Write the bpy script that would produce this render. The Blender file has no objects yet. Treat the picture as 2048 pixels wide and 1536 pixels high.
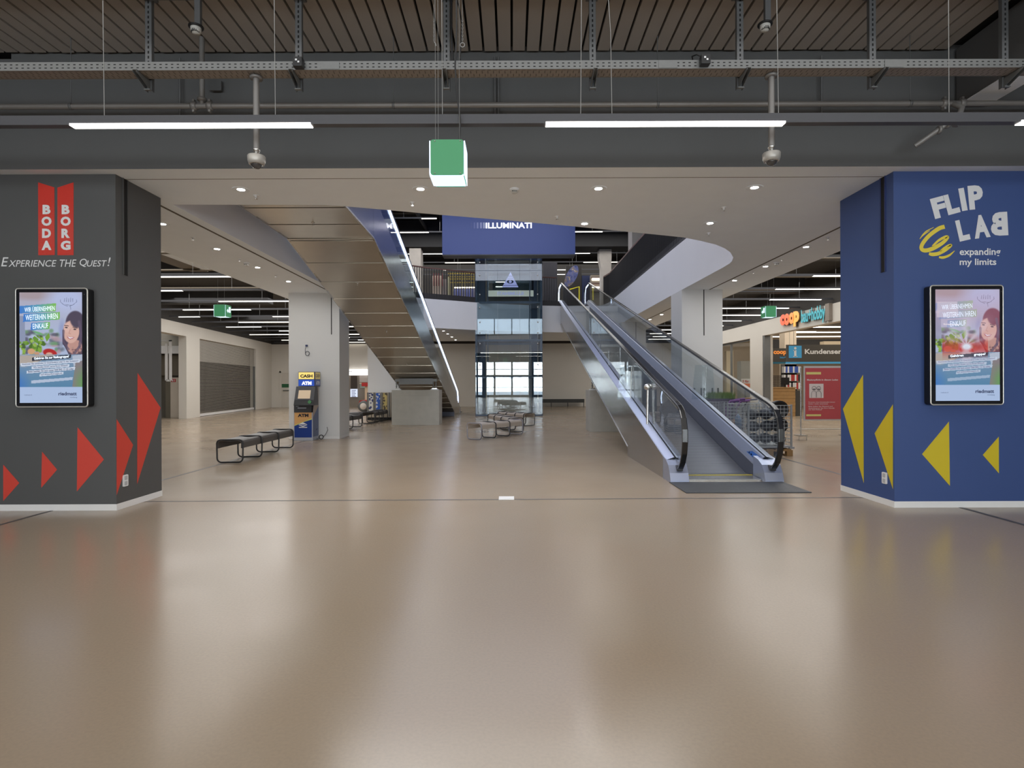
import bpy, bmesh, math, random
import numpy as np
from mathutils import Vector, Matrix
from mathutils.geometry import tessellate_polygon

random.seed(7)
S = bpy.context.scene
COL = S.collection
PI = math.pi

# ------------------------------------------------------------------ camera, world, lights, exposure
F = 1150.0
ROLL = 0.0035
cd = bpy.data.cameras.new('camera'); cam = bpy.data.objects.new('camera', cd); COL.objects.link(cam)
cd.sensor_width = 36.0; cd.lens = F / 2048 * 36.0; cd.clip_end = 300
cam.matrix_world = Matrix.Translation((0, 0, 1.5)) @ Matrix.Rotation(PI / 2, 4, 'X') @ Matrix.Rotation(-ROLL, 4, 'Z')
S.camera = cam

W = bpy.data.worlds.new('sky'); S.world = W; W.use_nodes = True
W.node_tree.nodes['Background'].inputs[0].default_value = (0.72, 0.84, 1.0, 1)
W.node_tree.nodes['Background'].inputs[1].default_value = 3.0

S.view_settings.view_transform = 'Standard'; S.view_settings.look = 'None'
S.view_settings.exposure = 0.35; S.view_settings.gamma = 1.0
S.view_settings.use_curve_mapping = False
S.cycles.use_denoising = True
S.cycles.max_bounces = 7; S.cycles.diffuse_bounces = 4; S.cycles.glossy_bounces = 4
S.cycles.transparent_max_bounces = 24; S.cycles.transmission_bounces = 4
S.cycles.sample_clamp_indirect = 4.0
S.cycles.caustics_reflective = False; S.cycles.caustics_refractive = False

def area(name, loc, sx, sy, power, color=(1, .96, .9), rot=(0, 0, 0)):
    l = bpy.data.lights.new(name, 'AREA'); l.shape = 'RECTANGLE'; l.size = sx; l.size_y = sy
    l.energy = power; l.color = color
    o = bpy.data.objects.new(name, l); COL.objects.link(o); o.location = loc; o.rotation_euler = rot
    return o
WARM = (1, .985, .965); COOL = (.80, .87, 1.0)
area('front_hall_lamp', (0, 2.5, 5.0), 13, 6, 165, WARM)
area('front_hall_lamp', (0, -5, 5.0), 16, 8, 170, WARM)
area('daylight_front', (0, -13.5, 2.9), 27, 4.6, 3300, (.93, .96, 1), (PI / 2, 0, 0))
area('left_hall_lamp', (-10.4, 23, 4.9), 5.5, 24, 850, WARM)
area('right_hall_lamp', (8.6, 23, 4.9), 3.6, 24, 480, WARM)
area('atrium_lamp', (-1.2, 18, 9.6), 8, 18, 650, (.84, .87, 1.0))
area('back_hall_lamp', (0, 36, 3.9), 18, 3, 30, WARM)
area('soffit_front_lamp', (0, 8.0, 4.0), 5, .5, 95, WARM)
area('soffit_left_lamp', (-5.6, 11.6, 4.0), 1.5, 7, 46, WARM)
area('soffit_right_lamp', (5.5, 11.6, 4.0), 1.5, 6.6, 40, WARM)
area('shop_right_lamp', (16, 24, 4.7), 8, 16, 600, (1, .93, .82))
area('shop_left_lamp', (-17.5, 26, 4.0), 3, 10, 90, WARM)
area('upper_hall_lamp', (0, 35, 9.6), 20, 8, 800, WARM)
area('upper_front_lamp', (0, 27.9, 9.3), 13, 2, 260, WARM)

# ------------------------------------------------------------------ pixel to place helpers (frame 2048 x 1536)
def ray(px, py):
    u = (px - 1024) / F; v = -(py - 768) / F
    return (u + ROLL * v, 1.0, v - ROLL * u)
def on_z(px, py, z):
    r = ray(px, py); t = (z - 1.5) / r[2]; return (r[0] * t, t, z)
def on_y(px, py, y):
    r = ray(px, py); return (r[0] * y, y, 1.5 + r[2] * y)
def on_x(px, py, x):
    r = ray(px, py); t = x / r[0]; return (x, t, 1.5 + r[2] * t)

# ------------------------------------------------------------------ materials
def lin(c):
    c = [x / 255.0 for x in c]
    return tuple((x / 12.92 if x <= .04045 else ((x + .055) / 1.055) ** 2.4) for x in c) + (1,)
MC = {}
def mat(name, rgb, rough=.6, metal=0.0, emit=0.0, vary=.06, scale=3.0, bump=0.0, coat=0.0, spec=None):
    if name in MC: return MC[name]
    m = bpy.data.materials.new(name); m.use_nodes = True; MC[name] = m
    nt = m.node_tree; b = nt.nodes['Principled BSDF']; c = lin(rgb)
    b.inputs['Roughness'].default_value = rough; b.inputs['Metallic'].default_value = metal
    if spec is not None: b.inputs['Specular IOR Level'].default_value = spec
    if coat: b.inputs['Coat Weight'].default_value = coat
    if emit:
        b.inputs['Base Color'].default_value = c
        b.inputs['Emission Color'].default_value = c; b.inputs['Emission Strength'].default_value = emit
        return m
    tc = nt.nodes.new('ShaderNodeTexCoord'); n = nt.nodes.new('ShaderNodeTexNoise')
    n.inputs['Scale'].default_value = scale; n.inputs['Detail'].default_value = 4
    nt.links.new(tc.outputs['Object'], n.inputs['Vector'])
    mx = nt.nodes.new('ShaderNodeMix'); mx.data_type = 'RGBA'
    mx.inputs[6].default_value = tuple(x * (1 - vary) for x in c[:3]) + (1,)
    mx.inputs[7].default_value = tuple(min(1, x * (1 + vary)) for x in c[:3]) + (1,)
    nt.links.new(n.outputs['Fac'], mx.inputs[0]); nt.links.new(mx.outputs[2], b.inputs['Base Color'])
    if bump:
        bp = nt.nodes.new('ShaderNodeBump'); bp.inputs['Strength'].default_value = bump; bp.inputs['Distance'].default_value = .02
        nt.links.new(n.outputs['Fac'], bp.inputs['Height']); nt.links.new(bp.outputs['Normal'], b.inputs['Normal'])
    return m
def glass(name, tint=(1, 1, 1), refl=1.0, rough=0.0):
    if name in MC: return MC[name]
    m = bpy.data.materials.new(name); m.use_nodes = True; MC[name] = m; nt = m.node_tree
    nt.nodes.remove(nt.nodes['Principled BSDF']); out = nt.nodes['Material Output']
    tr = nt.nodes.new('ShaderNodeBsdfTransparent'); tr.inputs[0].default_value = tint + (1,)
    gl = nt.nodes.new('ShaderNodeBsdfGlossy'); gl.inputs['Roughness'].default_value = rough
    lw = nt.nodes.new('ShaderNodeLayerWeight'); lw.inputs[0].default_value = .5
    pw = nt.nodes.new('ShaderNodeMath'); pw.operation = 'POWER'; pw.inputs[1].default_value = 5.0; nt.links.new(lw.outputs['Facing'], pw.inputs[0])
    mu = nt.nodes.new('ShaderNodeMath'); mu.operation = 'MULTIPLY_ADD'; mu.inputs[1].default_value = .9; mu.inputs[2].default_value = .04 * refl; mu.use_clamp = True
    nt.links.new(pw.outputs[0], mu.inputs[0])
    mx = nt.nodes.new('ShaderNodeMixShader')
    nt.links.new(mu.outputs[0], mx.inputs[0]); nt.links.new(tr.outputs[0], mx.inputs[1]); nt.links.new(gl.outputs[0], mx.inputs[2])
    nt.links.new(mx.outputs[0], out.inputs[0]); return m

# ------------------------------------------------------------------ mesh builder
ORG = {}
class MB:
    def __init__(s): s.v = []; s.f = []; s.mi = []; s.sm = []
    def add(s, vs, fs, m=0, smooth=False):
        o = len(s.v); s.v += [tuple(p) for p in vs]
        for f in fs: s.f.append([i + o for i in f]); s.mi.append(m); s.sm.append(smooth)
        return s
    def box(s, x0, x1, y0, y1, z0, z1, m=0):
        if x0 > x1: x0, x1 = x1, x0
        if y0 > y1: y0, y1 = y1, y0
        if z0 > z1: z0, z1 = z1, z0
        return s.add([(x0, y0, z0), (x1, y0, z0), (x1, y1, z0), (x0, y1, z0), (x0, y0, z1), (x1, y0, z1), (x1, y1, z1), (x0, y1, z1)],
              [(3, 2, 1, 0), (4, 5, 6, 7), (0, 1, 5, 4), (1, 2, 6, 5), (2, 3, 7, 6), (3, 0, 4, 7)], m)
    def rbox(s, x0, x1, y0, y1, z0, z1, r, m=0, seg=3, axis='y'):
        # box with corners rounded around an axis
        a0, a1, b0, b1 = {'y': (x0, x1, z0, z1), 'z': (x0, x1, y0, y1), 'x': (y0, y1, z0, z1)}[axis]
        pts = []
        for cx, cy, st in ((a1 - r, b1 - r, 0), (a0 + r, b1 - r, 1), (a0 + r, b0 + r, 2), (a1 - r, b0 + r, 3)):
            for k in range(seg + 1):
                t = (st + k / seg) * PI / 2; pts.append((cx + r * math.cos(t), cy + r * math.sin(t)))
        if axis == 'y': return s.prism([(p[0], p[1]) for p in pts], lambda a, b, t: (a, y0 + t * (y1 - y0), b), m)
        if axis == 'z': return s.prism(pts, lambda a, b, t: (a, b, z0 + t * (z1 - z0)), m)
        return s.prism(pts, lambda a, b, t: (x0 + t * (x1 - x0), a, b), m)
    def prism(s, poly, fn, m=0, smooth=False):
        n = len(poly); vs = [fn(a, b, 0) for a, b in poly] + [fn(a, b, 1) for a, b in poly]
        fs = [tuple(range(n))[::-1], tuple(range(n, 2 * n))]
        s.add(vs, fs, m)
        s.add(vs, [(i, (i + 1) % n, n + (i + 1) % n, n + i) for i in range(n)], m, smooth); return s
    def tube(s, path, r, m=0, seg=8, cap=True, closed=False, smooth=True):
        P = [Vector(p) for p in path]; n = len(P); vs = []; up = None
        for i, p in enumerate(P):
            if closed: d = P[(i + 1) % n] - P[i - 1]
            else: d = P[min(i + 1, n - 1)] - P[max(i - 1, 0)]
            d.normalize()
            if up is None:
                up = Vector((0, 0, 1)) if abs(d.z) < .9 else Vector((1, 0, 0))
            a = d.cross(up)
            if a.length < 1e-5: a = d.orthogonal()
            a.normalize(); b = a.cross(d); up = b
            rr = r[i] if isinstance(r, (list, tuple)) else r
            for k in range(seg):
                t = 2 * PI * k / seg; vs.append(p + a * math.cos(t) * rr + b * math.sin(t) * rr)
        fs = []
        for i in range(n if closed else n - 1):
            j = (i + 1) % n
            for k in range(seg): fs.append((i * seg + k, i * seg + (k + 1) % seg, j * seg + (k + 1) % seg, j * seg + k))
        s.add(vs, fs, m, smooth)
        if cap and not closed:
            s.add(vs[:seg], [tuple(range(seg))[::-1]], m); s.add(vs[-seg:], [tuple(range(seg))], m)
        return s
    def ribbon(s, path, w, h, m=0, side=(1, 0, 0), closed=False):
        # rectangular bar swept along a path; w along side, h perpendicular
        P = [Vector(p) for p in path]; n = len(P); sd = Vector(side).normalized(); vs = []
        for i, p in enumerate(P):
            d = (P[(i + 1) % n] - P[i - 1]) if closed else (P[min(i + 1, n - 1)] - P[max(i - 1, 0)])
            d.normalize(); nn = sd.cross(d).normalized()
            for a, b in ((-1, -1), (1, -1), (1, 1), (-1, 1)): vs.append(p + sd * a * w / 2 + nn * b * h / 2)
        fs = []
        for i in range(n if closed else n - 1):
            j = (i + 1) % n
            for k in range(4): fs.append((i * 4 + k, i * 4 + (k + 1) % 4, j * 4 + (k + 1) % 4, j * 4 + k))
        s.add(vs, fs, m)
        if not closed: s.add(vs[:4], [(3, 2, 1, 0)], m); s.add(vs[-4:], [(0, 1, 2, 3)], m)
        return s
    def lathe(s, prof, c=(0, 0, 0), m=0, seg=20, axis='z'):
        vs = []
        for r, h in prof:
            for k in range(seg):
                t = 2 * PI * k / seg; a, b = r * math.cos(t), r * math.sin(t)
                p = {'z': (a, b, h), 'y': (a, h, b), 'x': (h, a, b)}[axis]
                vs.append((c[0] + p[0], c[1] + p[1], c[2] + p[2]))
        fs = [(i * seg + k, i * seg + (k + 1) % seg, (i + 1) * seg + (k + 1) % seg, (i + 1) * seg + k) for i in range(len(prof) - 1) for k in range(seg)]
        s.add(vs, fs, m, True)
        if prof[0][0] > 1e-4: s.add(vs[:seg], [tuple(range(seg))[::-1]], m)
        if prof[-1][0] > 1e-4: s.add(vs[-seg:], [tuple(range(seg))], m)
        return s
    def build(s, name, mats, parent=None, label=None, cat=None, kind=None, group=None, bevel=0):
        if not isinstance(mats, (list, tuple)): mats = [mats]
        if parent is not None: org = ORG[parent.name]
        else:
            a = np.array(s.v); lo = a.min(0); hi = a.max(0); org = Vector(((lo[0] + hi[0]) / 2, (lo[1] + hi[1]) / 2, lo[2]))
        me = bpy.data.meshes.new(name)
        me.from_pydata([(p[0] - org[0], p[1] - org[1], p[2] - org[2]) for p in s.v], [], s.f)
        for m in mats: me.materials.append(m)
        me.polygons.foreach_set('material_index', s.mi); me.polygons.foreach_set('use_smooth', s.sm)
        bm = bmesh.new(); bm.from_mesh(me); bmesh.ops.recalc_face_normals(bm, faces=bm.faces); bm.to_mesh(me); bm.free()
        me.update()
        o = bpy.data.objects.new(name, me); COL.objects.link(o)
        ORG[o.name] = Vector(org)
        if parent is not None: o.parent = parent
        else: o.location = org
        if bevel:
            bv = o.modifiers.new('bevel', 'BEVEL'); bv.width = bevel; bv.segments = 2; bv.limit_method = 'ANGLE'
        if label: o['label'] = label
        if cat: o['category'] = cat
        if kind: o['kind'] = kind
        if group: o['group'] = group
        return o
def thing(name, label, cat, loc, group=None):
    o = bpy.data.objects.new(name, None); o.empty_display_size = .1; COL.objects.link(o); o.location = loc
    o['label'] = label; o['category'] = cat
    if group: o['group'] = group
    ORG[o.name] = Vector(loc); return o
def struct(name, mb, m, parent=None, **k):
    return mb.build(name, m, parent, kind='structure', **k)
def piece(name, me, parent, loc, rot=(0, 0, 0), scale=None):
    o = bpy.data.objects.new(name, me); COL.objects.link(o); o.parent = parent
    o.location = Vector(loc) - ORG[parent.name]; o.rotation_euler = rot
    if scale: o.scale = scale
    ORG[o.name] = Vector(loc)
    return o
def meshof(mb, name, mats):
    me = bpy.data.meshes.new(name); me.from_pydata(mb.v, [], mb.f)
    for m in (mats if isinstance(mats, list) else [mats]): me.materials.append(m)
    me.polygons.foreach_set('material_index', mb.mi); me.polygons.foreach_set('use_smooth', mb.sm)
    bm = bmesh.new(); bm.from_mesh(me); bmesh.ops.recalc_face_normals(bm, faces=bm.faces); bm.to_mesh(me); bm.free()
    me.update(); return me
def copy_tree(o, parent=None):
    c = o.copy(); COL.objects.link(c)
    if parent is not None: c.parent = parent
    ORG[c.name] = ORG[o.name]
    for ch in list(o.children): copy_tree(ch, c)
    return c

# lettering: curve text turned into a flat mesh fitted to a width and height
TC = {}
def text_geo(s, bold=0.0, shear=0.0, space=1.0):
    k = (s, bold, shear, space)
    if k in TC: return TC[k]
    cu = bpy.data.curves.new('t', 'FONT'); cu.body = s; cu.size = 1; cu.offset = bold; cu.shear = shear
    cu.space_character = space; cu.resolution_u = 3; cu.fill_mode = 'FRONT'
    o = bpy.data.objects.new('t', cu); COL.objects.link(o)
    dg = bpy.context.evaluated_depsgraph_get(); me = bpy.data.meshes.new_from_object(o.evaluated_get(dg))
    vs = [tuple(v.co[:2]) for v in me.vertices]; fs = [tuple(p.vertices) for p in me.polygons]
    bpy.data.objects.remove(o); bpy.data.curves.remove(cu); bpy.data.meshes.remove(me)
    xs = [v[0] for v in vs]; ys = [v[1] for v in vs]
    TC[k] = (vs, fs, min(xs), max(xs), min(ys), max(ys)); return TC[k]
def add_text(mb, s, org, right, up, w, h, m=0, bold=0.0, shear=0.0, space=1.0, rot=0.0, mirror=False):
    """org = centre of the text box in world space"""
    vs, fs, x0, x1, y0, y1 = text_geo(s, bold, shear, space)
    O = Vector(org); R = Vector(right).normalized(); U = Vector(up).normalized()
    c, sn = math.cos(rot), math.sin(rot); out = []
    for x, y in vs:
        a = ((x - x0) / (x1 - x0) - .5) * w; b = ((y - y0) / (y1 - y0) - .5) * h
        if mirror: a = -a
        a, b = a * c - b * sn, a * sn + b * c
        out.append(O + R * a + U * b)
    mb.add(out, fs, m); return mb
XP = (1, 0, 0); ZP = (0, 0, 1)
def text_px(mb, s, x0, y0, x1, y1, Y, m=0, **k):
    """text filling the pixel box on the plane y = Y"""
    a = Vector(on_y(x0, y1, Y)); b = Vector(on_y(x1, y0, Y)); c = (a + b) / 2
    return add_text(mb, s, c, XP, ZP, b.x - a.x, b.z - a.z, m, **k)

# ------------------------------------------------------------------ material set
M_soffit = mat('white_soffit', (240, 246, 253), .75, vary=.03)
M_fascia = mat('white_fascia', (236, 236, 240), .7, vary=.03, scale=1.2)
M_wall = mat('warm_white_wall', (216, 210, 200), .8, vary=.03, scale=1)
M_pillarw = mat('pillar_white', (214, 213, 211), .75, vary=.02, scale=1)
M_dark = mat('charcoal_paint', (84, 84, 84), .75, vary=.05)
M_slat = mat('ceiling_slat', (162, 156, 150), .8, vary=.1, scale=2)
M_black = mat('black_ceiling', (62, 59, 56), .9, vary=.15)
M_void = mat('deep_black', (22, 21, 21), .9)
M_ply = mat('black_pillar_paint', (80, 80, 80), .48, vary=.05, scale=1.5)
M_blue = mat('blue_pillar_paint', (54, 76, 128), .5, vary=.05, scale=1.2)
M_base = mat('white_skirting', (226, 224, 222), .5)
M_red = mat('red_vinyl', (205, 66, 52), .45, vary=.04)
M_yel = mat('yellow_vinyl', (202, 180, 34), .45, vary=.04)
M_white = mat('white_vinyl', (226, 226, 226), .45, vary=.02)
M_galv = mat('galvanised_steel', (122, 123, 122), .5, metal=.55, vary=.08, scale=20)
M_galvd = mat('galvanised_underside', (150, 140, 130), .6, metal=.4, vary=.1, scale=20)
M_post = mat('punched_post', (110, 111, 112), .5, metal=.5, vary=.1)
M_tube = mat('painted_pipe', (128, 125, 122), .45, metal=.3)
M_track = mat('black_track', (70, 70, 74), .5, vary=.05)
M_lamp = mat('lamp_diffuser', (255, 250, 240), .5, emit=7.0)
M_lampd = mat('downlight_lens', (255, 253, 248), .5, emit=160.0)
M_lampf = mat('far_lamp_diffuser', (255, 249, 236), .5, emit=3.2)
M_wire = mat('steel_wire', (150, 150, 148), .4, metal=.5)
M_black2 = mat('black_plastic', (26, 26, 28), .45)
M_chrome = mat('satin_chrome', (205, 203, 198), .25, metal=.9)
M_conc = mat('raw_concrete', (176, 173, 164), .8, vary=.12, scale=5, bump=.2)
M_concw = mat('upper_concrete', (200, 192, 183), .85, vary=.12, scale=4)
M_rail = mat('railing_bar', (52, 50, 52), .55)
M_wood = mat('railing_wood', (110, 78, 70), .5)
M_steel = mat('brushed_cladding', (196, 186, 170), .3, metal=.85, vary=.12, scale=1.5, bump=.05)
M_steels = mat('side_cladding', (176, 172, 168), .16, metal=.92, vary=.1, scale=1.2, bump=.12)
M_deck = mat('balustrade_deck', (170, 177, 200), .3, metal=.7, vary=.05)
M_skirt = mat('balustrade_skirt', (92, 95, 108), .4, metal=.5, vary=.05)
M_rubber = mat('black_handrail', (22, 22, 24), .22, spec=.7)
M_led = mat('led_strip', (205, 222, 255), .5, emit=6.0)
M_frame = mat('lift_frame', (72, 82, 96), .4, metal=.4)
G_bal = glass('balustrade_glass', (.93, .96, .97), 1.0)
G_lift = glass('lift_glass', (.84, .91, .94), 3.2)
G_shop = glass('shop_glass', (.95, .96, .95), 1.0)

# floor: poured resin
mf = bpy.data.materials.new('resin_floor'); mf.use_nodes = True; nt = mf.node_tree; b = nt.nodes['Principled BSDF']
tc = nt.nodes.new('ShaderNodeTexCoord')
n1 = nt.nodes.new('ShaderNodeTexNoise'); n1.inputs['Scale'].default_value = .55; n1.inputs['Detail'].default_value = 5; n1.inputs['Roughness'].default_value = .6
n2 = nt.nodes.new('ShaderNodeTexNoise'); n2.inputs['Scale'].default_value = 60; n2.inputs['Detail'].default_value = 3
n3 = nt.nodes.new('ShaderNodeTexNoise'); n3.inputs['Scale'].default_value = 1.1; n3.inputs['Detail'].default_value = 6
for n in (n1, n2, n3): nt.links.new(tc.outputs['Object'], n.inputs['Vector'])
m1 = nt.nodes.new('ShaderNodeMix'); m1.data_type = 'RGBA'; m1.inputs[6].default_value = lin((164, 142, 120)); m1.inputs[7].default_value = lin((157, 144, 125))
nt.links.new(n1.outputs['Fac'], m1.inputs[0])
m2 = nt.nodes.new('ShaderNodeMix'); m2.data_type = 'RGBA'; m2.inputs[7].default_value = lin((140, 128, 112)); nt.links.new(m1.outputs[2], m2.inputs[6])
r2 = nt.nodes.new('ShaderNodeMapRange'); r2.inputs[1].default_value = .35; r2.inputs[2].default_value = .75; r2.inputs[4].default_value = .35
nt.links.new(n2.outputs['Fac'], r2.inputs[0]); nt.links.new(r2.outputs[0], m2.inputs[0]); nt.links.new(m2.outputs[2], b.inputs['Base Color'])
r3 = nt.nodes.new('ShaderNodeMapRange'); r3.inputs[1].default_value = .3; r3.inputs[2].default_value = .7; r3.inputs[3].default_value = .2; r3.inputs[4].default_value = .27
nt.links.new(n3.outputs['Fac'], r3.inputs[0]); nt.links.new(r3.outputs[0], b.inputs['Roughness'])
b.inputs['Specular IOR Level'].default_value = .45

# rolling grille: woven diamond mesh with see-through holes
def grille_mat(name, dens, hole):
    m = bpy.data.materials.new(name); m.use_nodes = True; nt = m.node_tree; b = nt.nodes['Principled BSDF']
    b.inputs['Base Color'].default_value = lin((178, 172, 162)); b.inputs['Metallic'].default_value = .3; b.inputs['Roughness'].default_value = .5
    tc = nt.nodes.new('ShaderNodeTexCoord'); mp = nt.nodes.new('ShaderNodeMapping'); sp = nt.nodes.new('ShaderNodeSeparateXYZ')
    mp.inputs['Scale'].default_value = (dens, dens, dens); nt.links.new(tc.outputs['Object'], mp.inputs[0]); nt.links.new(mp.outputs[0], sp.inputs[0])
    def mth(op, a, bb=None):
        n = nt.nodes.new('ShaderNodeMath'); n.operation = op
        for i, x in enumerate((a, bb)):
            if x is None: continue
            if isinstance(x, (int, float)): n.inputs[i].default_value = x
            else: nt.links.new(x, n.inputs[i])
        return n.outputs[0]
    s1 = mth('SINE', mth('ADD', sp.outputs[1], sp.outputs[2])); s2 = mth('SINE', mth('SUBTRACT', sp.outputs[1], sp.outputs[2]))
    hl = mth('GREATER_THAN', mth('MULTIPLY', s1, s2), hole)
    tr = nt.nodes.new('ShaderNodeBsdfTransparent'); mx = nt.nodes.new('ShaderNodeMixShader')
    nt.links.new(hl, mx.inputs[0]); nt.links.new(b.outputs[0], mx.inputs[1]); nt.links.new(tr.outputs[0], mx.inputs[2])
    nt.links.new(mx.outputs[0], nt.nodes['Material Output'].inputs[0]); return m
M_grille = grille_mat('rolling_grille', 50.0, -.25)
M_grille2 = grille_mat('grille_housing', 50.0, .42)

# ------------------------------------------------------------------ shell
ZS = 4.035      # underside of the white soffit
ZU = 5.33       # upper floor
XL, XR = -6.6, 6.32
YB = 38.25
fl = struct('floor', MB().box(-26, 26, -12, 40, -.2, 0), mf)
# joints cut in the floor, with dark sealant
def strip(parent, a, b_, w, m=M_void, z=.0015):
    A = Vector(a); B = Vector(b_); d = (B - A).normalized(); n = Vector((-d.y, d.x, 0)) * w / 2
    mb = MB(); mb.add([A + n + Vector((0, 0, z)), B + n + Vector((0, 0, z)), B - n + Vector((0, 0, z)), A - n + Vector((0, 0, z))], [(0, 1, 2, 3)])
    return mb
M_joint = mat('joint_sealant', (84, 82, 82), .5)
mb = MB()
for a, c, w in (((-4.7, 7.42, 0), (4.7, 7.52, 0), .035), ((-5.52, 0, 0), (-5.55, 30, 0), .045), ((5.36, -2, 0), (5.42, 30, 0), .06),
                ((-12, 7.35, 0), (-4.7, 7.42, 0), .035), ((4.7, 7.52, 0), (11, 7.6, 0), .035)):
    s_ = strip(fl, a, c, w); mb.add(s_.v, s_.f)
struct('joint', mb, M_joint, fl)
p0 = on_z(1013, 996.5, 0)
MB().box(p0[0] - .1, p0[0] + .1, p0[1] - .12, p0[1] + .09, .002, .008).build('access_plate', M_white, None, 'small pale rectangular plate set on the floor joint between the pillars', 'plate')

# soffit slab with the atrium opening
hole_px = [(650, 410), (695, 413), (790, 421.5), (884, 430), (1017, 441), (1150, 453), (1260, 464), (1330, 471), (1368, 475), (1400, 481.5), (1431, 489), (1450, 497),
           (1461, 505), (1466.5, 515), (1464, 522), (1459, 527), (1446, 535), (1431, 543), (1400, 560)]
H = [(-4.75, on_z(420, 409, ZS)[1])] + [on_z(x, y, ZS)[:2] for x, y in hole_px] + [(4.6, 16.5), (4.6, 24.5), (4.58, 27.2), (4.4, 28.1), (3.6, 28.4), (2.4, 28.3), (1.4, 28.1), (-.2, 27.6),
     (-1.72, 26.95), (-2.6, 26.4), (-3.9, 25.65), (-4.75, 24.95)]
O = [(XL, 6.74), (XR, 6.74), (XR, 33.9), (XL, 33.9)]
def slab(outer, hole, z0, z1):
    mb = MB(); pts = outer + hole
    tris = tessellate_polygon([[Vector((x, y, 0)) for x, y in outer], [Vector((x, y, 0)) for x, y in hole]])
    mb.add([(x, y, z0) for x, y in pts], [t for t in tris], 0); mb.add([(x, y, z1) for x, y in pts], [t for t in tris], 1)
    n = len(outer); vs = [(x, y, z0) for x, y in outer] + [(x, y, z1) for x, y in outer]
    mb.add(vs, [(i, (i + 1) % n, n + (i + 1) % n, n + i) for i in range(n)], 3)
    n = len(hole); vs = [(x, y, z0) for x, y in hole] + [(x, y, z1) for x, y in hole]
    mb.add(vs, [(i, (i + 1) % n, n + (i + 1) % n, n + i) for i in range(n)], 2)
    return mb
soff = struct('ceiling', slab(O, H, ZS, ZU), [M_soffit, M_black, M_fascia, M_dark])
# soffit joint lines: thin shadow gaps
mb = MB()
mb.box(-5.0, 5.5, 7.07, 7.08, ZS - .002, ZS + .01); 
mb.box(-4.97, -4.93, 7.9, 30, ZS - .004, ZS + .01); mb.box(5.33, 5.37, 8.0, 30, ZS - .004, ZS + .01)
struct('joint', mb, mat('soffit_gap', (92, 84, 76), .8), soff)
# strip of soffit to the outside of the pillars, right up to the hall edges
mb = MB(); mb.box(-14, XL, 6.742, 7.9, ZS, 5.38); mb.box(XR, 14, 6.742, 8.1, ZS, 5.38)
struct('ceiling', mb, M_soffit)

# dark bulkhead above the entrance
XBR = 5.19
mb = MB(); mb.box(-5.86, XBR + 8, 6.745, 6.80, ZS + .012, 5.56); mb.box(-12, -5.86, 6.745, 6.80, ZS + .012, 4.78)
struct('wall_bulkhead', mb, M_dark)
mb = MB(); mb.box(XBR, 5.56, -6, 6.7, 4.73, 5.38); struct('trim_1', mb, M_dark)
mb = MB(); mb.box(XBR + .01, 5.55, -6, 6.69, 4.722, 4.73); struct('trim_2', mb, M_soffit)
mb = MB(); mb.box(-12, 12, -6, 5.6, 5.38, 5.44); mb.box(-9, 9, 5.28, 5.58, 5.30, 5.38); struct('trim_3', mb, M_slat)
# open slatted ceiling: every slat its own piece
cs = struct('ceiling', MB().box(-12, 12, -12, 6.745, 5.46, 5.56), M_void)
sl = meshof(MB().box(-.069, .069, 0, 1.9, 0, .05), 'slat', M_slat)
x = -8.6; k = 0
while x < XBR - .08:
    piece('slat', sl, cs, (x, 4.8, 5.38 + random.uniform(-.002, .006))); x += .164
# walls
struct('wall_front', MB().box(-26, 26, 39.0, 39.2, 0, 10.2), M_black)
mb = MB(); mb.box(-16.3, 11.2, YB, YB + .3, 0, 4.19); struct('wall_back', mb, M_wall)
mb = MB(); mb.box(-16.3, 11.2, YB + .02, YB + .3, 4.19, 5.33); struct('wall_back', mb, M_black)
def lwx(y): return -14.55 - .117 * (y - 25.9)
def lwall(mb, y0, y1, z0, z1, t=.35, m=0, off=0):
    a, c = lwx(y0) + off, lwx(y1) + off
    vs = [(a, y0, z0), (c, y1, z0), (c - t, y1, z0), (a - t, y0, z0), (a, y0, z1), (c, y1, z1), (c - t, y1, z1), (a - t, y0, z1)]
    mb.add(vs, [(3, 2, 1, 0), (4, 5, 6, 7), (0, 1, 5, 4), (1, 2, 6, 5), (2, 3, 7, 6), (3, 0, 4, 7)], m); return mb
mb = MB(); lwall(mb, 8, 20, 0, 4.22); lwall(mb, 20, 25.65, 3.68, 4.22); lwall(mb, 25.65, 27.05, 0, 4.22); lwall(mb, 27.05, 35.1, 3.68, 4.22); lwall(mb, 35.1, YB, 0, 4.22)
struct('wall_left', mb, M_wall)
mb = MB(); lwall(mb, 7, YB, 4.22, 5.33); struct('wall_left', mb, M_black)
XW = 10.85
mb = MB(); mb.box(XW, XW + .3, 8, 16, 0, 4.18); mb.box(XW, XW + .3, 16, 24.9, 3.55, 4.18); mb.box(XW, XW + .45, 24.9, 26.2, 0, 4.18)
mb.box(XW, XW + .3, 26.2, 36.4, 3.53, 4.18); mb.box(XW, XW + .3, 36.4, YB, 0, 4.18)
struct('wall_right', mb, M_wall)
struct('wall_right', MB().box(XW, XW + .3, 7, YB, 4.18, 5.33), M_black)
# dark open ceilings of the two side halls, back hall and shops
mb = MB(); mb.box(-26, XL, 6.8, 39, 5.33, 5.36); mb.box(XR, 26, 6.8, 39, 5.33, 5.36); mb.box(XL, XR, 33.9, 39, 5.33, 5.36)
struct('ceiling', mb, M_black)
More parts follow.
